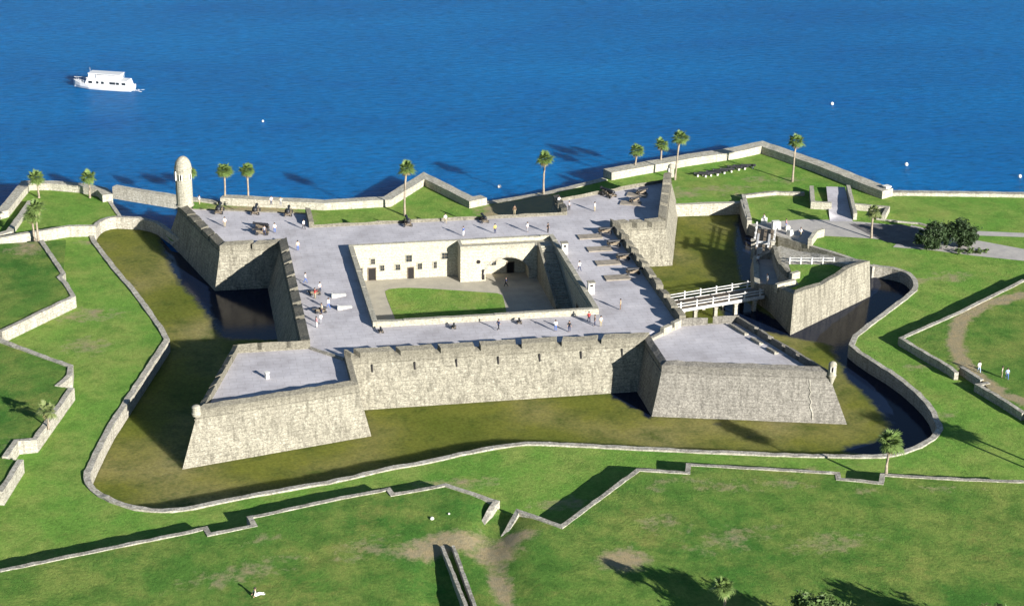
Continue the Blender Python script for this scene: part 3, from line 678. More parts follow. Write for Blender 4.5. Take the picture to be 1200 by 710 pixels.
# timber gun platforms and stone banquettes of the east side (built into the deck)
def platform_thing(x,y,rz,L,W,z,label):
    mb=MB()
    k=int(W/.34)
    for s_ in range(k):
        yy=-W/2+(s_+.5)*W/k; p=(x-math.sin(rz)*yy,y+math.cos(rz)*yy,z+.09); mb.box(p,(L,W/k*.93,.18),rz)
    return tag(mb.build('gun_platform',M['platform']),label,'gun platform','timber gun platforms on the fort roof')
for (x,y) in ((25.0,19.1),(25.2,12.6),(25.1,5.7),(25.0,-1.5)):
    platform_thing(x,y,0,4.2,2.3,RF_+.02,{19.1:'brown timber gun platform, farthest of four behind the long shaded parapet',12.6:'second brown timber gun platform from the far end of the shaded parapet',5.7:'third brown timber gun platform from the far end of the shaded parapet',-1.5:'brown timber gun platform, nearest of four behind the long shaded parapet'}[y])
for x,y,l in ((39.0,40.6,'timber gun platform in the far bastion nearer the palms by the sea wall'),(36.6,36.0,'timber gun platform in the far bastion nearer the square moat arm')):
    platform_thing(x,y,R(-22),3.8,2.2,RF_+.02,l)
# ------------------------------------------------------------------ cannons
def cannon_proto(L=2.7,name='cannon',wheels=True):
    root=empty(name); k=L/2.7
    mb=MB(); prof=[(.03,-1.45),(.08,-1.42),(.06,-1.3),(.24,-1.2),(.26,-1.1),(.25,-.5),(.22,-.45),(.21,.1),(.19,.15),(.165,1.15),(.22,1.25),(.23,1.4),(.1,1.41),(.08,1.1)]
    mb.lathe((0,0,0),[(r*k,z*k) for r,z in prof],12)
    mb.v=[(x,z,y+.82*k) for x,y,z in mb.v]
    mb.tube([(-.42*k,.0,.80*k),(.42*k,.0,.80*k)],.07*k,8)
    mb.build('barrel',M['iron'],root)
    mb=MB()
    for s_ in (-1,1):
        sd=[(-1.25,.22),(.75,.22),(.75,.78),(.15,.78),(.05,.68),(-.35,.66),(-.4,.52),(-.8,.5),(-.85,.38),(-1.25,.36)]
        x0_=s_*.30*k; x1_=s_*.42*k; n_=len(sd)
        mb.add([(x0_,y*k,z*k) for y,z in sd]+[(x1_,y*k,z*k) for y,z in sd],[tuple(range(n_)),tuple(range(2*n_-1,n_-1,-1))]+[(i,n_+i,n_+(i+1)%n_,(i+1)%n_) for i in range(n_)])
    mb.box((0,.6*k,.33*k),(.9*k,.18*k,.16*k)); mb.box((0,-1.0*k,.30*k),(.9*k,.18*k,.14*k)); mb.box((0,-.4*k,.42*k),(.6*k,.7*k,.06*k))
    mb.build('carriage',M['timber'],root)
    for s_ in (-1,1):
        for yy,rr in ((.6,.27),(-1.0,.22)):
            mb=MB(); mb.tube([(s_*.47*k,yy*k,rr*k),(s_*.60*k,yy*k,rr*k)],rr*k,12); mb.build('wheel',M['iron'],root)
    return root
CN=cannon_proto()
spots=[(-38.9,42.6,R(-10),3.6,'black cannon aimed at the bay, next to the tall watchtower'),(-32.4,41.2,R(-10),3.4,'black cannon aimed at the bay, in the middle of the watchtower bastion row'),(-26.6,39.4,R(-8),3.3,'black cannon aimed at the bay beside the shaded parapet of the watchtower bastion'),
 (-6.0,30.6,R(0),3.4,'lone black cannon on the far gun deck in front of the seaside palm trunk'),(7.9,30.3,R(5),3.0,'black cannon on the far gun deck above the courtyard stair landing'),(33.4,41.0,R(28),3.8,'large black cannon at the far bastion parapet over the bay'),
 (28.2,20.3,R(-90),2.9,'cannon in the shaded east parapet, farthest of the four'),(28.2,13.6,R(-90),2.9,'cannon in the shaded east parapet, second from the far end'),(28.2,6.7,R(-90),2.9,'cannon in the shaded east parapet, third from the far end'),(28.2,-.4,R(-90),2.9,'cannon in the shaded east parapet, nearest of the four'),
 (-16.8,-18.9,R(180),1.7,'small cannon on the near gun deck by the courtyard corner beside the west deck'),(-5.4,-19.0,R(170),1.7,'small cannon on the near gun deck midway along the courtyard grass'),(5.1,-18.6,R(175),1.7,'small cannon on the near gun deck, close to the groups of visitors'),
 (-32.0,32.3,R(60),3.0,'dark cannon lying near the inner corner of the watchtower bastion, the farther of two'),(-32.2,29.4,R(80),3.0,'dark cannon beside the inner parapet of the watchtower bastion, the nearer of two'),
 (-25.6,-1.3,R(97),2.3,'cannon with white ramp on the west gun deck, the farther of the pair'),(-25.4,-9.2,R(97),2.3,'cannon with white ramp on the west gun deck, the nearer of the pair'),
 (37.6,-26.5,R(-66),2.2,'small cannon in the near east bastion behind the bridge'),(40.0,41.0,R(-68),2.4,'cannon on the far bastion platform nearer the sea wall palms'),(37.6,36.6,R(-68),2.4,'cannon on the far bastion platform nearer the square moat arm')]
spots=[q for q in spots if 'near east bastion' not in q[4]]
for i,(x,y,a,L,l) in enumerate(spots):
    o=CN if i==0 else copy_tree(CN)
    z=RF_+.03+(.18 if x>24 and y<24 or x>36 else 0)
    o.location=(x,y,z); o.rotation_euler=(0,0,a); s_=L/2.7; o.scale=(s_,s_,s_)
    tag(o,l,'cannon','cannons on the fort roof')
# row of old guns lying on the seaside grass
GN=None
RC=S['rowcannon']
for i,(x,y) in enumerate(RC):
    if GN is None:
        mb=MB(); prof=[(.03,-1.6),(.1,-1.5),(.27,-1.35),(.26,-.4),(.21,.2),(.18,1.3),(.24,1.4),(.24,1.55),(.1,1.56)]
        mb.lathe((0,0,0),prof,10); mb.v=[(a,c_,b_+.62) for a,b_,c_ in mb.v]; GN=mb.build('old_gun',M['iron'])
        o=GN
        for yy in (-.9,.7): mb=MB(); mb.box((0,yy,.17),(.9,.3,.36)); mb.build('stone_rest',M['whitestone'],GN)
    else: o=copy_tree(GN)
    o.location=(x,y,GZ); o.rotation_euler=(0,0,R(70+7*math.sin(i*2)))
    tag(o,['old black gun on the seaside lawn, first of the row, by the fort bastion','old black gun in the seaside lawn row, second counting from the fort','old black gun in the seaside lawn row, third counting from the fort','old black gun in the seaside lawn row, fourth counting from the fort','old black gun in the seaside lawn row, fifth counting from the fort','old black gun in the seaside lawn row, sixth counting from the fort','old black gun in the seaside lawn row, last but one before the sea wall point','old black gun at the end of the seaside row, nearest the sea wall point'][i],'cannon','old guns lined up on the seaside grass')
# white ramps, stone vents, banquette steps
for i,(x,y,l) in enumerate(((-21.6,-2.6,'white sloping ramp behind the farther pair cannon on the west gun deck'),(-21.2,-8.0,'white sloping ramp behind the nearer pair cannon on the west gun deck'))):
    mb=MB(); mb.hexa([(x-1.1,y-.75,RF_+.03),(x+1.1,y+.1,RF_+.03),(x+1.1,y+.95,RF_+.03),(x-1.1,y+.2,RF_+.03)],[(x-1.1,y-.75,RF_+.45),(x+1.1,y+.1,RF_+.12),(x+1.1,y+.95,RF_+.12),(x-1.1,y+.2,RF_+.45)])
    mb.box((x-1.2,y-.28,RF_+.35),(.2,1.0,.6))
    tag(mb.build('loading_ramp',M['whitestone']),l,'ramp','white ramps on the west gun deck')
for x,y,l in ((18.75,11.6,'white square stone vent on the east deck, nearer the sea'),(19.1,-7.6,'white square stone vent on the east deck, nearer the near gun deck')):
    root=empty('stone_vent',(x,y,RF_),label=l,cat='vent',group='white stone vents on the roof')
    mb=MB(); mb.box((0,0,.95),(1.05,1.05,1.9),0,0,.95); mb.build('shaft',M['whitestone'],root)
    mb=MB(); mb.box((0,0,1.98),(1.25,1.25,.18)); mb.build('cap',M['coping'],root)
    mb=MB(); mb.box((0,-.53,1.5),(.5,.06,.35)); mb.build('vent_opening',M['dark'],root)
d=(Vector(outline[8])-Vector(outline[7])).normalized(); ang=math.atan2(d.y,d.x)
for (x,y,L,l) in ((38.5,-26.6,4.4,'long pale stone firing step beside the east bastion parapet, nearest the bridge'),(39.9,-31.6,2.4,'pale stone firing step in the middle of the east bastion parapet'),(41.1,-35.6,2.2,'pale stone firing step nearest the corner sentry box')):
    mb=MB(); mb.box((x,y,BF+.12),(L,.75,.26),ang); mb.box((x-.2*math.sin(ang),y+.2*math.cos(ang),BF+.34),(L*.98,.35,.2),ang)
    tag(mb.build('firing_step',M['coping']),l,'step','stone firing steps in the east bastion')
mb=MB(); x,y=S['wn_post'][0]; mb.box((x,y,BF+.45),(.55,.55,.9),.4,0,.8); mb.box((x,y,BF+.95),(.65,.65,.12),.4); tag(mb.build('marker_post',M['whitestone']),'small white post alone on the west near bastion floor','post')

# ------------------------------------------------------------------ people
def person_mesh(pose,seed):
    rnd=random.Random(seed)
    J={'pel':(0,0,.92,.135),'bel':(0,0,1.08,.125),'che':(0,0,1.30,.15),'nec':(0,.0,1.47,.06),'hed':(0,.02,1.60,.10),'top':(0,.02,1.70,.085),
       'shl':(-.19,0,1.40,.065),'shr':(.19,0,1.40,.065),'ell':(-.26,-.03,1.12,.05),'elr':(.26,-.03,1.12,.05),'wrl':(-.28,.06,.88,.036),'wrr':(.28,.06,.88,.036),'hal':(-.28,.09,.79,.032),'har':(.28,.09,.79,.032),
       'hil':(-.10,0,.88,.10),'hir':(.10,0,.88,.10),'knl':(-.11,.02,.50,.072),'knr':(.11,.02,.50,.072),'anl':(-.11,-.02,.10,.048),'anr':(.11,-.02,.10,.048),'tol':(-.12,.15,.035,.035),'tor':(.12,.15,.035,.035)}
    J={k:list(v) for k,v in J.items()}
    if pose=='walk':
        J['knl'][1]=.16; J['anl'][1]=.26; J['tol'][1]=.43; J['knr'][1]=-.05; J['anr'][1]=-.36; J['anr'][2]=.16; J['tor'][1]=-.24
        J['ell'][1]=-.12; J['wrl'][1]=-.10; J['hal'][1]=-.06; J['elr'][1]=.05; J['wrr'][1]=.22; J['wrr'][2]=.95; J['har'][1]=.29; J['har'][2]=.9
    if pose=='lean':
        J['elr'][:3]=[.30,.18,1.2]; J['wrr'][:3]=[.16,.36,1.32]; J['har'][:3]=[.1,.42,1.38]
    if pose=='sit':
        for k in J: J[k][2]-=.80
        for s_,k in ((-1,'l'),(1,'r')):
            J['hi'+k][:3]=[s_*.1,.03,.11]; J['kn'+k][:3]=[s_*.16,.46,.22]; J['an'+k][:3]=[s_*.14,.88,.06]; J['to'+k][:3]=[s_*.15,.95,.16]
            J['el'+k][:3]=[s_*.28,-.14,.34]; J['wr'+k][:3]=[s_*.28,-.22,.09]; J['ha'+k][:3]=[s_*.28,-.28,.04]
    E=[('pel','bel'),('bel','che'),('che','nec'),('nec','hed'),('hed','top'),('che','shl'),('che','shr'),('shl','ell'),('ell','wrl'),('wrl','hal'),('shr','elr'),('elr','wrr'),('wrr','har'),('pel','hil'),('pel','hir'),('hil','knl'),('knl','anl'),('anl','tol'),('hir','knr'),('knr','anr'),('anr','tor')]
    ks=list(J); me=bpy.data.meshes.new('skeleton'); me.from_pydata([J[k][:3] for k in ks],[(ks.index(a),ks.index(b_)) for a,b_ in E],[])
    o=bpy.data.objects.new('skeleton',me); COL.objects.link(o)
    o.modifiers.new('s','SKIN'); sv=me.skin_vertices[0].data
    for i,k in enumerate(ks): sv[i].radius=(J[k][3],)*2; sv[i].use_root=(k=='pel')
    o.modifiers.new('u','SUBSURF').levels=1
    dg=bpy.context.evaluated_depsgraph_get(); m2=bpy.data.meshes.new_from_object(o.evaluated_get(dg))
    bpy.data.objects.remove(o); bpy.data.meshes.remove(me)
    base=0 if pose!='sit' else -.80
    idx=[]
    for p in m2.polygons:
        c_=p.center; z=c_.z-base
        if pose=='sit': m_=2 if (c_.z<.30 and c_.y>-.05 and abs(c_.x)<.24 and c_.z<.27) else (1 if c_.z<.66 else 0)
        else: m_=2 if z<.93 and abs(c_.x)<.215 else (1 if z<1.45 else 0)
        if m_==1 and abs(c_.x)>.22 and z<1.08: m_=0
        if m_==2 and z<.10 and pose!='sit': m_=3
        idx.append(m_)
    m2.polygons.foreach_set('material_index',idx); m2.polygons.foreach_set('use_smooth',[True]*len(idx))
    return m2
POSE={k:person_mesh(k,1) for k in ('stand','walk','lean','sit')}
CLOTH={}
def cloth(c):
    if c not in CLOTH: CLOTH[c]=plain('cloth_'+c,{'white':(.75,.74,.72),'cream':(.62,.56,.42),'red':(.42,.05,.05),'blue':(.08,.14,.36),'navy':(.03,.04,.09),'black':(.02,.02,.022),'grey':(.25,.25,.27),'khaki':(.36,.30,.19),'pale_blue':(.38,.47,.62),'pink':(.6,.32,.34),'brown':(.17,.11,.07),'green':(.1,.22,.1),'yellow':(.65,.5,.12)}[c],.85,.1,.15)
    return CLOTH[c]
PM={}
def hair_mesh():
    mb=MB(); mb.lathe((0,0,0),[(.115,-.05),(.128,.02),(.115,.08),(.07,.125),(.01,.14)],10); return mb
def person(x,y,z,rz,pose,shirt,legs,label,group=None,s=1.0):
    root=empty('person',(x,y,z),rz,label=label,cat='person',group=group); root.scale=(s,s,s)
    k=(pose,shirt,legs)
    if k not in PM:
        m=POSE[pose].copy()
        for q in (M['skin'],cloth(shirt),cloth(legs),cloth('brown')): m.materials.append(q)
        PM[k]=m
    o=bpy.data.objects.new('body',PM[k]); COL.objects.link(o); o.parent=root
    h=hair_mesh(); o=h.build('hair',M['hair'],root,smooth=True); o.location=(0,.0,1.66 if pose!='sit' else .86)
    mb=MB(); mb.box((0,.125,1.60 if pose!='sit' else .80),(.03,.05,.05)); mb.build('nose',M['skin'],root)
    return root
ppl=[('white','khaki','stand','person in white top alone near the watchtower bastion shoulder'),('white','navy','stand','person in white between the second and third bay cannons'),('cream','grey','lean','person in cream leaning beside the third bay cannon'),('white','blue','stand','person in white beside the two dark cannons at the inner bastion corner'),('grey','navy','walk','person in grey walking by the nearer of the two inner corner cannons'),('white','black','walk','person in white walking on the deck near the inner bastion corner'),('white','khaki','lean','person in white bending by the wall next to the watchtower'),('cream','blue','stand','person in cream standing alone against the west parapet'),
 ('white','navy','stand','person in white beside the farther white ramp on the west deck'),('red','khaki','lean','person in red leaning on the farther paired cannon on the west deck'),('white','blue','walk','person in white walking beside the nearer white ramp'),('cream','navy','stand','person in cream in front of the nearer paired cannon'),('white','grey','stand','person in white nearest the courtyard in the group below the white ramps'),('pink','white','stand','person in pink at the lower end of the west deck group'),('white','blue','walk','person in white walking alone along the west parapet above the cannon pair'),
 ('yellow','navy','stand','person in yellow on the far deck right of the stair landing corner'),('white','khaki','walk','person in white walking on the far deck toward the lone cannon'),('brown','khaki','stand','person in brown at the far parapet left of the far bastion'),('white','grey','stand','person in white on the far deck above the landing arch'),('black','black','stand','person in black at the corner of courtyard and east deck'),('white','khaki','stand','person in white in the middle of the far bastion with a long shadow'),('grey','black','stand','person in grey near the far bastion inner merlons'),('white','blue','walk','person in white next to the far bastion inner merlons'),
 ('white','navy','walk','person in white alone between the two square stone vents'),('khaki','brown','stand','person in khaki alone on the east deck with a long shadow'),('brown','navy','stand','person in brown of a pair on the near deck corner'),('cream','khaki','stand','person in cream of a pair on the near deck corner'),('white','blue','lean','person in white at the near parapet right of the courtyard lawn'),('black','navy','stand','person in black standing by the near parapet beside one in white'),('navy','black','walk','thin person in dark clothes alone on the near deck above the courtyard lawn edge'),('red','navy','walk','person in red walking near the pair on the near deck corner'),('blue','white','lean','person in blue at the courtyard parapet above the stair pier')]
rnd=random.Random(11)
for (x,y),(sh,lg,po,l) in zip(S['people_roof'],ppl): person(x,y,RF_+.03,rnd.uniform(0,6.28),po,sh,lg,l,'visitors on the fort roof',1.06)
for (x,y),(sh,lg,po,l) in zip(S['rp_people'],(('white','pale_blue','walk','person in white and pale blue walking by the gap in the angled wall'),('cream','khaki','stand','person in cream, one of two on the dirt track'),('pale_blue','blue','walk','person in pale blue, one of two on the dirt track'))): person(x,y,h_right(x,y)+.02,rnd.uniform(0,6.28),po,sh,lg,l,'visitors on the dirt track',1.08)
for (x,y),q in zip(S['rav_people'],(('white','cream','stand','person in white on the paved landing at the end of the white bridge'),('white','navy','walk','person in white walking under the timber gateway'),('cream','blue','stand','person in cream in the passage near the white railing of the outwork'))): person(x,y,2.54,rnd.uniform(0,6.28),q[2],q[0],q[1],q[3],None,1.08)
for (x,y),q in zip(S['entry_people'],(('white','khaki','walk','person in white on the pale path just outside the gateway'),('pink','blue','walk','person in pink on the pale entrance path by the low wall'),('white','navy','stand','person in white at the lawn side of the entrance path'))): person(x,y,2.26,rnd.uniform(0,6.28),q[2],q[0],q[1],q[3],None,1.08)
x,y=S['court_person'][0]; person(x,y,1.52,1.2,'walk','navy','black','person in dark clothes under the courtyard stair arch')
x,y=S['lawn_person'][0]; person(x,y,h_front(x,y)+.03,R(-75),'sit','cream','white','person in cream sitting on the near lawn with legs stretched out',None,1.25)
for (x,y),l in zip(S['lawn_white'],('rounded white stone on the near lawn left of the footpath gap','small grey white stone on the near lawn nearer the wall corner')):
    bm=bmesh.new(); bmesh.ops.create_icosphere(bm,subdivisions=2,radius=.27 if 'rounded' in l else .15)
    for v in bm.verts: v.co*=1+.12*math.sin(v.co.x*9+v.co.y*7); v.co.z=max(v.co.z*.85,-.15)
    me=bpy.data.meshes.new('lawn_stone'); bm.to_mesh(me); bm.free(); me.materials.append(M['whitestone']); o=bpy.data.objects.new('lawn_stone',me); COL.objects.link(o); o.location=(x,y,h_front(x,y)+.1); tag(o,l,'stone')

# ------------------------------------------------------------------ palms
def palm(x,y,z0,zc,r,label,seed,lean=(0,0),mat='frond',tr=.19,dry=.35,n=46):
    rnd=random.Random(seed); root=empty('palm_tree',(x,y,z0),label=label,cat='palm',group='cabbage palms round the fort')
    H=zc-z0; C=Vector((lean[0],lean[1],H))
    mb=MB(); pts=[]; rad=[]
    for k in range(9):
        t=k/8; pts.append((lean[0]*t*t+.05*math.sin(5*t+seed),lean[1]*t*t,-.3+(H+.2)*t)); rad.append(tr*(1.35-.35*min(1,t*4)+.10*math.sin(9*t))*(1. if t<.9 else .8))
    mb.tube(pts,rad,9); mb.build('trunk',M['bark'],root,smooth=True)
    def fan(mb,d,L,droop,m):
        d=d.normalized(); side=d.cross(Vector((0,0,1)))
        if side.length<.1: side=Vector((1,0,0))
        side.normalize(); up=side.cross(d)
        hub=C+d*L*.42
        w=.02; mb.add([C-side*w,C+side*w,hub+side*w,hub-side*w],[(0,1,2,3)],m)
        nb=11
        for b_ in range(nb):
            a=(b_/(nb-1)-.5)*2*R(82)+rnd.uniform(-.06,.06)
            e=d*math.cos(a)+side*math.sin(a); l=L*.62*(1-.30*abs(a)/R(82))*rnd.uniform(.85,1.1)
            w=.075*L/1.6; sd=(e.cross(up)).normalized()*w
            m1=hub+e*l*.55-Vector((0,0,droop*l*.12)); m2=hub+e*l-Vector((0,0,droop*l*.55))+up*rnd.uniform(-.05,.05)
            mb.add([hub,m1-sd,m2,m1+sd],[(0,1,2,3)],m)
    cr=MB()
    for i in range(n):
        zz=1-1.52*(i+.5)/n; a=i*2.39996+rnd.uniform(-.3,.3); q=math.sqrt(max(0,1-zz*zz))
        fan(cr,Vector((q*math.cos(a),q*math.sin(a),zz+.08)),r*rnd.uniform(.68,1.28),.35+.5*(1-zz)*.5,0)
    cr.build('crown',M[mat],root,recalc=False)
    dr=MB()
    for i in range(int(n*dry)):
        a=i*2.4+rnd.random(); fan(dr,Vector((math.cos(a),math.sin(a),-.75-rnd.random()*.7)),r*rnd.uniform(.6,.85),.6,0)
    dr.build('dry_fronds',M['frond_dry'],root,recalc=False)
    return root
P_=S['palms']
palm(*P_[0],3.0,9.3,1.75,'taller crown of the twin palms standing by the cream west wall',1,(.1,0),tr=.2)
palm(*P_[1],3.0,7.6,1.75,'lower leaning palm of the twin pair by the cream west wall',2,(-.1,0),tr=.2)
palm(*P_[2],2.0,6.2,1.75,'palm against the sea wall near the west quay corner',3,(-.2,0),dry=.6)
palm(*P_[3],2.0,6.3,1.75,'palm casting a shadow on the sea wall left of the watchtower',4,(0,0))
palm(*P_[4],2.0,8.6,1.75,'palm behind the watchtower bastion, second right of the tower',5,(.1,0),n=70)
palm(*P_[5],2.0,8.7,1.75,'palm behind the watchtower bastion, third right of the tower',6,(.1,0),n=70)
palm(*P_[6],2.0,8.3,1.5,'palm almost hidden behind the tall watchtower',7,(0,0))
palm(*P_[7],2.0,11.4,1.75,'tall thin palm in front of the pointed sea wall angle',8,(.45,0),n=52)
palm(*P_[8],2.0,9.3,1.9,'palm alone at the water beside the far bastion',9,(.1,0))
palm(*P_[9],2.0,6.7,1.75,'leaning palm, left of three behind the far bastion',10,(.3,0))
palm(*P_[10],2.0,7.0,1.6,'short palm in the middle of the three behind the far bastion',11,(0,0))
palm(*P_[11],2.0,10.9,1.85,'tall palm, right of three beside the far bastion tip',12,(.7,0))
palm(*P_[12],2.0,10.5,1.8,'tall palm on the seaside lawn near the row of old guns',13,(.35,0))
palm(*P_[13],2.1,7.3,1.6,'yellowish palm by the shaded entrance road',14,(.1,0),mat='frond_pale',dry=.7,n=34)
palm(P_[14][0],P_[14][1],4.0-.4,8.4,2.0,'palm beside the notch in the near zigzag wall',15,(.35,.0),n=60,dry=.3)
palm(*S['palmL'][0],3.9,6.6,1.75,'thin palm with sparse pale fronds on the west lawn walls',16,(.05,0),mat='frond_pale',n=20,dry=.3,tr=.14)
palm(12.9,-105.6,2.7,8.6,1.45,'palm seen from above at the bottom edge in tree shade',17,(-.2,.2),n=40,dry=.5)
for (x,y),l,h,sd in (((73.0,-80.0),'palm casting the nearer crown shadow beside the moat bulge',11.2,21),((76.6,-82.4),'palm casting the farther crown shadow beside the moat bulge',11.4,22)):
    if l: palm(x,y,2.5,h,2.0,l,sd,tr=.2)

# ------------------------------------------------------------------ broad trees
def tree(name,x,y,z0,blobs,label,seed,mat,n,leaf,trunk_h,tr=.3,cat='tree'):
    rnd=random.Random(seed); root=empty(name,(x,y,z0),label=label,cat=cat)
    mb=MB(); mb.tube([(0,0,-.3),(.1,0,trunk_h*.5),(0,.1,trunk_h)],[tr*1.3,tr,tr*.8],8)
    for (bx,by,bz,br) in blobs: mb.tube([(0,.05,trunk_h*.8),(bx*.5,by*.5,(trunk_h+bz)*.5),(bx*.9,by*.9,bz)],[tr*.6,tr*.4,tr*.15],6)
    mb.build('trunk',M['treebark'],root,smooth=True)
    cr=MB()
    clumps=[]
    for (bx,by,bz,br) in blobs:
        for _ in range(int(13*br)):
            d=Vector((rnd.gauss(0,1),rnd.gauss(0,1),rnd.gauss(0,1))).normalized()*br*rnd.uniform(.55,1.05)
            clumps.append((Vector((bx,by,bz))+Vector((d.x,d.y,d.z*.8)),br*rnd.uniform(.22,.38)))
    for i in range(n):
        c_,cr_=clumps[i%len(clumps)]
        p=c_+Vector((rnd.gauss(0,.5),rnd.gauss(0,.5),rnd.gauss(0,.42)))*cr_
        u=Vector((rnd.gauss(0,1),rnd.gauss(0,1),rnd.gauss(0,.7))).normalized(); v=u.cross(Vector((rnd.gauss(0,1),rnd.gauss(0,1),rnd.gauss(0,1)))).normalized()
        l=leaf*rnd.uniform(.6,1.3); cr.add([p-u*l,p-v*l*.45,p+u*l,p+v*l*.45],[(0,1,2,3)])
    cr.build('crown',M[mat],root,recalc=False); return root
B_=S['bush']
tree('evergreen_tree',B_[0][0],B_[0][1],GZ,[(0,0,2.9,2.3),(-2.0,-.3,2.2,1.7),(1.6,.3,2.4,1.8),(-.6,-1.0,1.5,1.4)],'dark bushy evergreen tree by the road, the left one',1,'leaf',6500,.27,1.7)
tree('evergreen_tree',B_[1][0],B_[1][1],GZ,[(0,0,3.4,2.4),(2.0,0,2.5,1.7),(-1.6,.3,3.3,1.8),(.8,-.8,1.8,1.4)],'dark bushy evergreen tree by the road, the taller right one',2,'leaf',6500,.27,1.9)
tree('shrub',B_[1][0]+.5,B_[1][1]-3.4,GZ,[(0,0,.7,.8),(1.7,-.3,.6,.7),(-1.8,.2,.6,.7),(3.2,.2,.6,.6)],'low yellowish shrubs in front of the right evergreen tree',3,'leaf2',900,.2,.5,.07,'shrub')
tree('broad_tree',21.6,-115.2,2.6,[(0,0,6.0,3.3),(-2.9,.2,5.2,2.6),(2.8,0,5.4,2.8),(-1.0,1.6,7.4,2.2),(.5,-2,6,2.8),(-4.6,0.6,4.4,1.9)],'leafy broad tree whose crown top shows at the bottom edge',4,'leaf2',9000,.30,3.6,.4)
tree('broad_tree',40.5,-119,1.2,[(0,0,6.2,3.4),(-3,.2,5.2,2.7),(3,0,5.6,2.9),(0,1.6,7.0,2.2),(.5,-2,6,2.8)],'broad tree beyond the bottom edge throwing the wide right-hand lawn shadow',5,'leaf2',8000,.30,3.6,.4)

# ------------------------------------------------------------------ boat and buoys
bow,stern=Vector(S['boat'][0]),Vector(S['boat'][1]); dd=bow-stern; BL=dd.length
BT=empty('tour_boat',((bow.x+stern.x)/2,(bow.y+stern.y)/2,0),math.atan2(dd.y,dd.x),label='white two-deck tour boat cruising on the blue bay',cat='boat'); BT.scale=(.95,.95,.78)
def hull():
    mb=MB(); secs=[(-.5,1.9,1.35,.9),(-.3,2.15,1.3,1.0),(0,2.2,1.3,1.0),(.2,2.0,1.4,.95),(.36,1.35,1.7,.6),(.46,.55,2.05,.2),(.5,.06,2.25,.03)]
    vs=[]
    for u,w,zt,wb in secs:
        X=u*BL*(1.0) ; vs+=[(X-(.4 if u>.4 else 0)*0,-wb*w*.8,-.5),(X,-w,zt*.45),(X,-w*1.03,zt),(X,w*1.03,zt),(X,w,zt*.45),(X,wb*w*.8,-.5)]
    fs=[]
    for i in range(len(secs)-1):
        for k in range(6): fs.append((i*6+k,i*6+(k+1)%6,i*6+6+(k+1)%6,i*6+6+k))
    fs+=[tuple(range(6)),tuple(range(len(secs)*6-6,len(secs)*6))]
    mb.add(vs,fs); return mb
hull().build('hull',M['white'],BT)
mb=MB(); mb.hexa([(-7.3,-1.75,1.3),(4.3,-1.6,1.4),(4.3,1.6,1.4),(-7.3,1.75,1.3)],[(-6.9,-1.6,3.1),(3.6,-1.4,3.2),(3.6,1.4,3.2),(-6.9,1.6,3.1)]); cab=mb.build('cabin',M['white'],BT)
for x0_,x1_ in ((-6.6,-5.6),(-4.9,-4.1),(-3.9,-2.4),(-.9,-.2),(.5,1.1),(2.2,3.1)):
    for s_ in (-1,1):
        mb=MB(); mb.box(((x0_+x1_)/2,s_*1.67,2.2),(x1_-x0_,.10,.75)); mb.build('cabin_window',M['glass'],cab)
mb=MB(); mb.hexa([(-4.8,-1.75,3.15),(3.9,-1.6,3.25),(3.9,1.6,3.25),(-4.8,1.75,3.15)],[(-4.6,-1.65,3.32),(3.8,-1.5,3.42),(3.8,1.5,3.42),(-4.6,1.65,3.32)]); mb.build('upper_deck',M['white'],BT)
mb=MB(); mb.hexa([(1.2,-1.3,3.4),(3.6,-1.2,3.4),(3.6,1.2,3.4),(1.2,1.3,3.4)],[(1.3,-1.2,4.6),(3.0,-1.1,4.6),(3.0,1.1,4.6),(1.3,1.2,4.6)]); wh=mb.build('wheelhouse',M['white'],BT)
mb=MB(); mb.hexa([(-4.7,-1.5,3.38),(1.2,-1.5,3.4),(1.2,-1.42,3.4),(-4.7,-1.42,3.38)],[(-4.9,-1.5,4.5),(1.2,-1.5,4.5),(1.2,-1.42,4.5),(-4.9,-1.42,4.5)]); mb.hexa([(-4.7,1.42,3.38),(1.2,1.42,3.4),(1.2,1.5,3.4),(-4.7,1.5,3.38)],[(-4.9,1.42,4.5),(1.2,1.42,4.5),(1.2,1.5,4.5),(-4.9,1.5,4.5)]); mb.build('side_screen',M['white'],BT)
mb=MB(); mb.hexa([(-5.2,-1.7,4.75),(3.3,-1.6,4.75),(3.3,1.6,4.75),(-5.2,1.7,4.75)],[(-5.2,-1.6,4.9),(3.3,-1.5,4.9),(3.3,1.5,4.9),(-5.2,1.6,4.9)]); mb.build('canopy',M['white'],BT)
for x in (-5.0,-3,-1,1.1,3.1):
    for s_ in (-1,1):
        mb=MB(); mb.tube([(x,s_*1.48,3.3),(x,s_*1.48,4.78)],.05,6); mb.build('canopy_post',M['white'],BT)
mb=MB(); mb.tube([(3.2,0,4.8),(3.3,0,6.2)],.03,6); mb.build('mast',M['white'],BT)
mb=MB()
for s_ in (-1,1):
    mb.tube([(4.4,s_*1.5,2.4),(6.2,s_*.8,2.75),(7.7,0,3.0)],.035,5)
    for x,w in ((4.6,1.45),(5.6,1.05),(6.8,.5)): mb.tube([(x,s_*w,1.6),(x,s_*w,2.6)],.03,5)
mb.build('bow_rail',M['white'],BT)
mb=MB(); 
for s_ in (-1,1):
    for k in range(6):
        x=-8.0-k*.45; r=random.Random(k+s_).uniform
        mb.box((x,s_*(.3+k*.10)+r(-.3,.3),.04),(.35,.2+r(0,.2),.06),r(0,3))
mb.build('wake_foam',M['white'],BT)
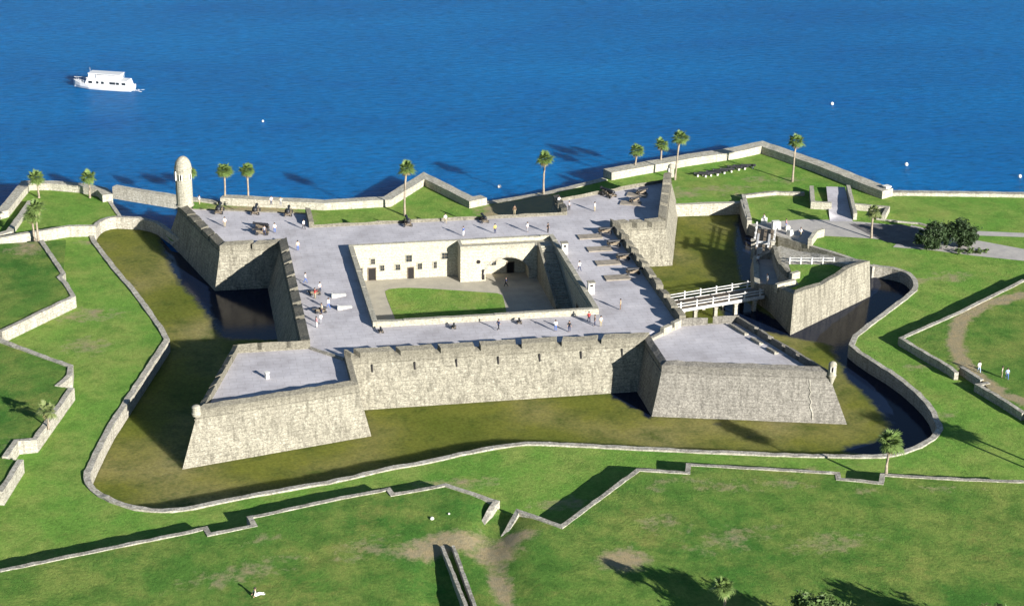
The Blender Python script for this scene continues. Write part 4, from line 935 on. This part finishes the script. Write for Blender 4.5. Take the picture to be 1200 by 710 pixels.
for (x,y),l in zip(S['buoys'],('small pale buoy far out on the bay, farthest from the fort','small pale buoy off the broad sea wall point','small pale buoy off the straight right-hand sea wall','pale float just off the pointed sea wall angle','tiny pale float out on the bay between boat and palms')):
    mb=MB(); mb.lathe((0,0,0),[(.1,-.3),(.38,-.1),(.5,.2),(.44,.5),(.25,.7),(.08,.78),(.02,.8)],12); s_=.5 if 'tiny' in l else .78
    o=mb.build('mooring_buoy',M['orange'],smooth=True); o.location=(x,y,.05); o.scale=(s_,)*3; tag(o,l,'buoy','buoys on the bay')
mb=MB(); mb.box((0,0,.9),(1.1,1.1,1.8),.3,0,.92); mb.box((0,0,1.9),(1.35,1.35,.2),.3); o=mb.build('sea_wall_pier',M['whitestone']); o.location=(91.6,47.6,2.2); tag(o,'white square pier where the broad sea wall meets the straight one','pier')

# ------------------------------------------------------------------ ravelin (detached triangular outwork)
RV=empty('ravelin',(0,0,0),label='detached triangular stone outwork inside the east moat',cat='outwork')
RG=[(51.55,-13.95,7.0),(71.1,.85,6.7),(59.0,17.5,4.0),(54.0,16.6,2.95),(50.0,2.8,2.95),(51.3,-3.6,5.1)]
rb=[(x,y) for x,y,z in RG]; rt=offset(rb,.5,True); ri=offset(rb,1.45,True); rr=random.Random(9)
ABP=[(0,0),(.17,-.1),(.33,-.55),(.56,-.15),(.75,.5),(.9,.25),(1.,0)]
def ABp(t):
    for i in range(6):
        if t<=ABP[i+1][0]: return ABP[i][1]+(ABP[i+1][1]-ABP[i][1])*(t-ABP[i][0])/(ABP[i+1][0]-ABP[i][0])
    return 0
FL=2.5
for e,(nm,mt) in enumerate((('near_wall','coquina'),('rampart','coping'),('gorge_wall','coping'),('gate_side_wall','facing'),('landing_wall','coquina'),('west_wall','coquina'))):
    j=(e+1)%6; n_=14 if e<2 else 6; vs=[]; mb=MB(); sl=(FL if e!=1 else FL)
    for k in range(n_+1):
        t=k/n_; zt=RG[e][2]+(RG[j][2]-RG[e][2])*t+(ABp(t) if e==0 else 0); jt=rr.uniform(-.06,.06) if 0<k<n_ else 0
        inn=lerp(ri[e],ri[j],t)
        if e==1: inn=(inn[0]-.8,inn[1]-.9)
        vs+=[(*lerp(rb[e],rb[j],t),-.8),(*lerp(rt[e],rt[j],t),zt+jt),(*inn,zt+jt-(0 if e!=1 else .5)),(*inn,sl-.4)]
    fs=[(k*4+i,k*4+(i+1)%4,k*4+4+(i+1)%4,k*4+4+i) for k in range(n_) for i in range(4)]+[(0,1,2,3),(n_*4+3,n_*4+2,n_*4+1,n_*4)]
    mb.add(vs,fs); mb.build(nm,M[mt],RV)
o=sheet('terreplein',[tuple(q) for q in offset(rb,1.2,True)],[],lambda x,y:FL,M['gravel'],2.); o.parent=RV
mb=MB(); TZ=4.9; mb.prism([(51.9,-6.0),(55.0,-4.4),(55.9,-.2),(55.3,4.6),(56.2,9.0),(57.4,14.4),(59.2,15.4),(69.6,1.0),(52.2,-12.4)],2.0,TZ); mb.build('terrace',M['coping'],RV)
gi=[(52.9,-11.2),(68.6,.6),(66.0,4.6),(57.6,6.0),(56.6,1.2),(56.2,-3.6),(52.9,-5.4)]
tag(sheet('outwork_lawn',gi,[],lambda x,y:TZ+.03,M['grass'],1.,{'dirt':lambda x,y:.2}),kind='structure')
mb=MB(); wall_mb([(51.4,-5.9),(55.2,-4.1)],.7,6.1,4.6,1.,.06,mb); mb.build('inner_wall',M['facing'],RV)
mb=MB(); wall_mb([(55.5,-1.2),(57.2,-.5)],.7,6.1,4.6,1.,.06,mb); mb.build('inner_wall',M['facing'],RV)
mb=MB(); wall_mb([(55.8,.6),(55.6,4.6),(56.4,9.0),(57.4,13.8)],.7,5.7,4.6,1.,.15,mb); mb.build('passage_wall',M['coquina'],RV)
RL=empty('railing',(0,0,0),label='white railing along the inside of the outwork rampart',cat='railing')
r0,r1=Vector((57.8,6.2)),Vector((65.4,4.9))
for k in range(5):
    q=r0.lerp(r1,k/4); mb=MB(); mb.box((q.x,q.y,5.5),(.22,.22,1.4)); mb.build('post',M['greywood'],RL)
for z in (5.5,5.95):
    mb=MB(); mb.hexa([(r0.x,r0.y-.06,z),(r1.x,r1.y-.06,z),(r1.x,r1.y+.06,z),(r0.x,r0.y+.06,z)],[(r0.x,r0.y-.06,z+.13),(r1.x,r1.y-.06,z+.13),(r1.x,r1.y+.06,z+.13),(r0.x,r0.y+.06,z+.13)]); mb.build('rail',M['greywood'],RL)
# main bridge from the fort gate to the outwork
BR=empty('footbridge',(0,0,0),label='white railed footbridge on square piers between fort and outwork',cat='bridge')
b0,b1=Vector((30.8,-4.9)),Vector((50.6,0.0)); bd_=(b1-b0).normalized(); bn=Vector((-bd_.y,bd_.x))
def br(x,s_): return b0.lerp(b1,(x-b0.x)/(b1.x-b0.x))+bn*s_
def beam(mb,x0_,x1_,s0,s1,z0,z1):
    q=[br(x0_,s0),br(x1_,s0),br(x1_,s1),br(x0_,s1)]; mb.hexa([(v.x,v.y,z0) for v in q],[(v.x,v.y,z1) for v in q])
mb=MB(); beam(mb,30.8,50.6,-2.0,2.0,2.2,2.55); mb.build('deck',M['timber'],BR)
for s_ in (-2.1,2.1):
    mb=MB(); beam(mb,30.8,50.2,s_-.1,s_+.1,2.15,2.65); mb.build('side_beam',M['greywood'],BR)
    for z in (3.15,3.62):
        mb=MB(); beam(mb,31.0,50.0,s_-.05,s_+.05,z,z+.13); mb.build('rail',M['greywood'],BR)
    for x in (31.4,34.4,37.4,40.4,43.4,46.4,49.4):
        mb=MB(); beam(mb,x-.11,x+.11,s_-.11,s_+.11,2.55,4.0); mb.build('post',M['greywood'],BR)
    for x in (33.4,37.2,41.0,44.8,48.4):
        mb=MB(); q=br(x,s_*.95); mb.box((q.x,q.y,.6),(.62,.62,2.7),R(14),0,.94); mb.box((q.x,q.y,2.0),(.76,.76,.14),R(14)); mb.build('pier',M['coping'],BR)
mb=MB(); mb.box((31.0,-4.9,4.1),(.6,2.6,3.2)); mb.build('gate_doorway',M['dark'],east)
DB=empty('drawbridge',(0,0,0),label='white timber drawbridge frame at the land side of the outwork',cat='drawbridge')
d0,d1=Vector((56.0,15.8)),Vector((61.6,31.0)); dv=(d1-d0).normalized(); nv=Vector((-dv.y,dv.x)); angd=math.atan2(dv.y,dv.x); dL=(d1-d0).length
def dbx(mb,t,s_,z,size): q=d0.lerp(d1,t)+nv*s_; mb.box((q.x,q.y,z),size,angd)
mb=MB(); dbx(mb,.5,0,2.42,(dL,2.9,.2)); mb.build('deck',M['timber'],DB)
for s_ in (-1.75,1.75):
    mb=MB(); dbx(mb,.04,s_,3.9,(.7,.7,3.5)); dbx(mb,.04,s_,5.72,(.9,.9,.2)); mb.build('gate_post',M['coping'],DB)
    mb=MB(); dbx(mb,.55,s_,3.0,(dL*.82,.18,.2)); dbx(mb,.55,s_,3.5,(dL*.82,.18,.2)); mb.build('rail',M['greywood'],DB)
    for t in (.26,.45,.63,.81,.98):
        mb=MB(); dbx(mb,t,s_,3.1,(.28,.28,1.7)); mb.build('post',M['greywood'],DB)
    for t in (.3,.6,.88):
        mb=MB(); dbx(mb,t,s_*.7,.8,(.7,.7,3.)); mb.build('pier',M['coping'],DB)
mb=MB(); dbx(mb,.04,0,5.3,(.4,4.2,.45)); mb.build('cross_beam',M['greywood'],DB)
mb=MB()
for s_ in (-1.0,1.0): dbx(mb,.05,s_,5.7,(6.4,.34,.34))
mb.build('balance_beam',M['greywood'],DB)
mb=MB(); dbx(mb,.05,.55,3.4,(.3,1.0,1.7)); mb.build('gate_leaf',M['greywood'],DB)
# rubble stone blocks round the gateway
for i,(x,y,s_,l) in enumerate(((63.9,32.2,1.6,'squared white stone block beside the drawbridge, largest of the group'),(65.4,28.2,1.2,'white stone block beside the drawbridge, nearest the grass'),(62.6,35.4,1.2,'white stone block at the lawn end of the drawbridge'),(65.8,31.0,1.0,'small white stone block on the path outside the drawbridge'))):
    z=GZ if not inside((x,y),hole) else 2.5
    if inside((x,y),hole): continue
    mb=MB(); mb.box((0,0,s_*.45),(s_,s_*.8,s_*.9),.5*i,0,.9); o=mb.build('stone_block',M['whitestone']); o.location=(x,y,z); tag(o,l,'stone block')

# ------------------------------------------------------------------ entrance area
EP=[(60.2,35.4),(66,36.1),(71,36.5),(76.0,35.2),(80.5,33.6),(85,31.6),(89.5,27.5),(94,23),(92,19),(86,21.5),(80,24.0),(75.5,25.6),(71.5,26.8),(68,25.2),(66.8,22.5),(63.2,27.6),(61,31)]
tag(sheet('entrance_path',EP,[],lambda x,y:GZ+.008,M['gravel'],2.5),kind='structure')
tag(sheet('ramp',[(75.4,34.6),(79.7,33.9),(84.6,52.0),(81.0,52.8)],[],lambda x,y:GZ+.016+max(0,(y-36)*.045),M['deck'],2.),kind='structure')
tag(sheet('road',[(90,30.2),(97.2,21.6),(105.4,14.4),(125,4),(160,-16),(158,-21),(123,-2),(103,8.4),(95,12.4),(88,16.6),(82,19),(86,24)],[],lambda x,y:GZ+.012,M['gravel'],3.),kind='structure')
tag(sheet('asphalt_shade_patch',[(78.4,32.6),(88.5,30.6),(93.5,24.5),(90.5,16.5),(85,19),(81.5,22.4),(80,26.5)],[],lambda x,y:GZ+.016,M['asphalt_shade'],2.5),kind='structure')  # dark sheet: asphalt with the evergreens' cast shadow painted in
tag(sheet('path',[(97.8,26.0),(109.4,22.6),(140,12),(139.5,9.5),(108.6,20.4),(97.2,23.4)],[],lambda x,y:GZ+.010,M['gravel'],3.),kind='structure')
wall_thing('lawn_wall',[(63.0,49.9),(59.9,36.2)],.8,3.05,1.7,'coping','pale kerb wall on the moat side of the entrance lawn','low wall')
wall_thing('lawn_wall',[(63.2,50.6),(70,51.6),(75.6,50.2)],.8,2.75,1.7,'coping','low pale wall along the far side of the entrance lawn','low wall')
wall_thing('lawn_wall',[(77.6,51.9),(74.6,42.4),(78.0,41.2)],.8,3.5,1.7,'facing','cream corner wall left of the entrance ramp','low wall')
wall_thing('lawn_wall',[(84.9,51.0),(82.0,40.4),(80.4,34.6)],.7,3.5,1.7,'facing','cream wall on the right side of the entrance ramp','low wall')
wall_thing('lawn_wall',[(82.4,40.4),(88.2,37.9),(85.6,33.4)],.7,3.3,1.7,'facing','bent cream wall behind the yellowish palm','low wall')
wall_thing('lawn_wall',[(66.9,21.6),(69.5,25.9),(71.2,26.6)],.7,3.6,1.7,'facing','tall white wing wall where the path meets the grass above the outwork','low wall')
wall_thing('path_kerb',[(84.5,34.2),(88,32.0),(91.5,30.4),(95.6,25.4)],.4,2.4,1.8,'coping','pale kerb curving along the shaded road toward the evergreen trees','kerb')

# ------------------------------------------------------------------ camera and light
cam=bpy.data.cameras.new('camera'); co=bpy.data.objects.new('camera',cam); COL.objects.link(co); sc.camera=co
CAM=[2241.098198, -48.578038, -291.757116, 120.714745, 0.189695, 0.376856, 0.012439]
f,X,Y,Z,yaw,pit,rol=CAM
F=Vector((math.sin(yaw)*math.cos(pit),math.cos(yaw)*math.cos(pit),-math.sin(pit))); Rv=F.cross(Vector((0,0,1))).normalized(); U=Rv.cross(F)
r2=math.cos(rol)*Rv+math.sin(rol)*U; u2=-math.sin(rol)*Rv+math.cos(rol)*U
mw=Matrix((r2,u2,-F)).transposed().to_4x4(); mw.translation=(X,Y,Z); co.matrix_world=mw
cam.sensor_fit='HORIZONTAL'; cam.sensor_width=36; cam.lens=f/1200*36; cam.clip_start=1; cam.clip_end=20000
EL,AZ=17.4,-29.5
sun=bpy.data.lights.new('sun','SUN'); sun.energy=5.0; sun.angle=R(.5); sun.color=(1.,.965,.90); so=bpy.data.objects.new('sun',sun); COL.objects.link(so)
ld=Vector((math.sin(R(AZ))*math.cos(R(EL)),math.cos(R(AZ))*math.cos(R(EL)),-math.sin(R(EL)))); so.rotation_euler=ld.to_track_quat('-Z','Y').to_euler(); so.location=(60,-150,120)
w=bpy.data.worlds.new('World'); sc.world=w; w.use_nodes=True; nt=w.node_tree; sk=nt.nodes.new('ShaderNodeTexSky'); sk.sky_type='NISHITA'; sk.sun_disc=False
sk.sun_elevation=R(EL); sk.sun_rotation=math.atan2(-ld.x,-ld.y); sk.altitude=100; sk.air_density=1.0; sk.dust_density=.1; sk.ozone_density=3.
bg=nt.nodes['Background']; nt.links.new(sk.outputs[0],bg.inputs[0]); bg.inputs[1].default_value=.05
vs_=sc.view_settings; vs_.view_transform='Standard'; vs_.look='None'; vs_.gamma=1; vs_.exposure=1.25; vs_.use_curve_mapping=False
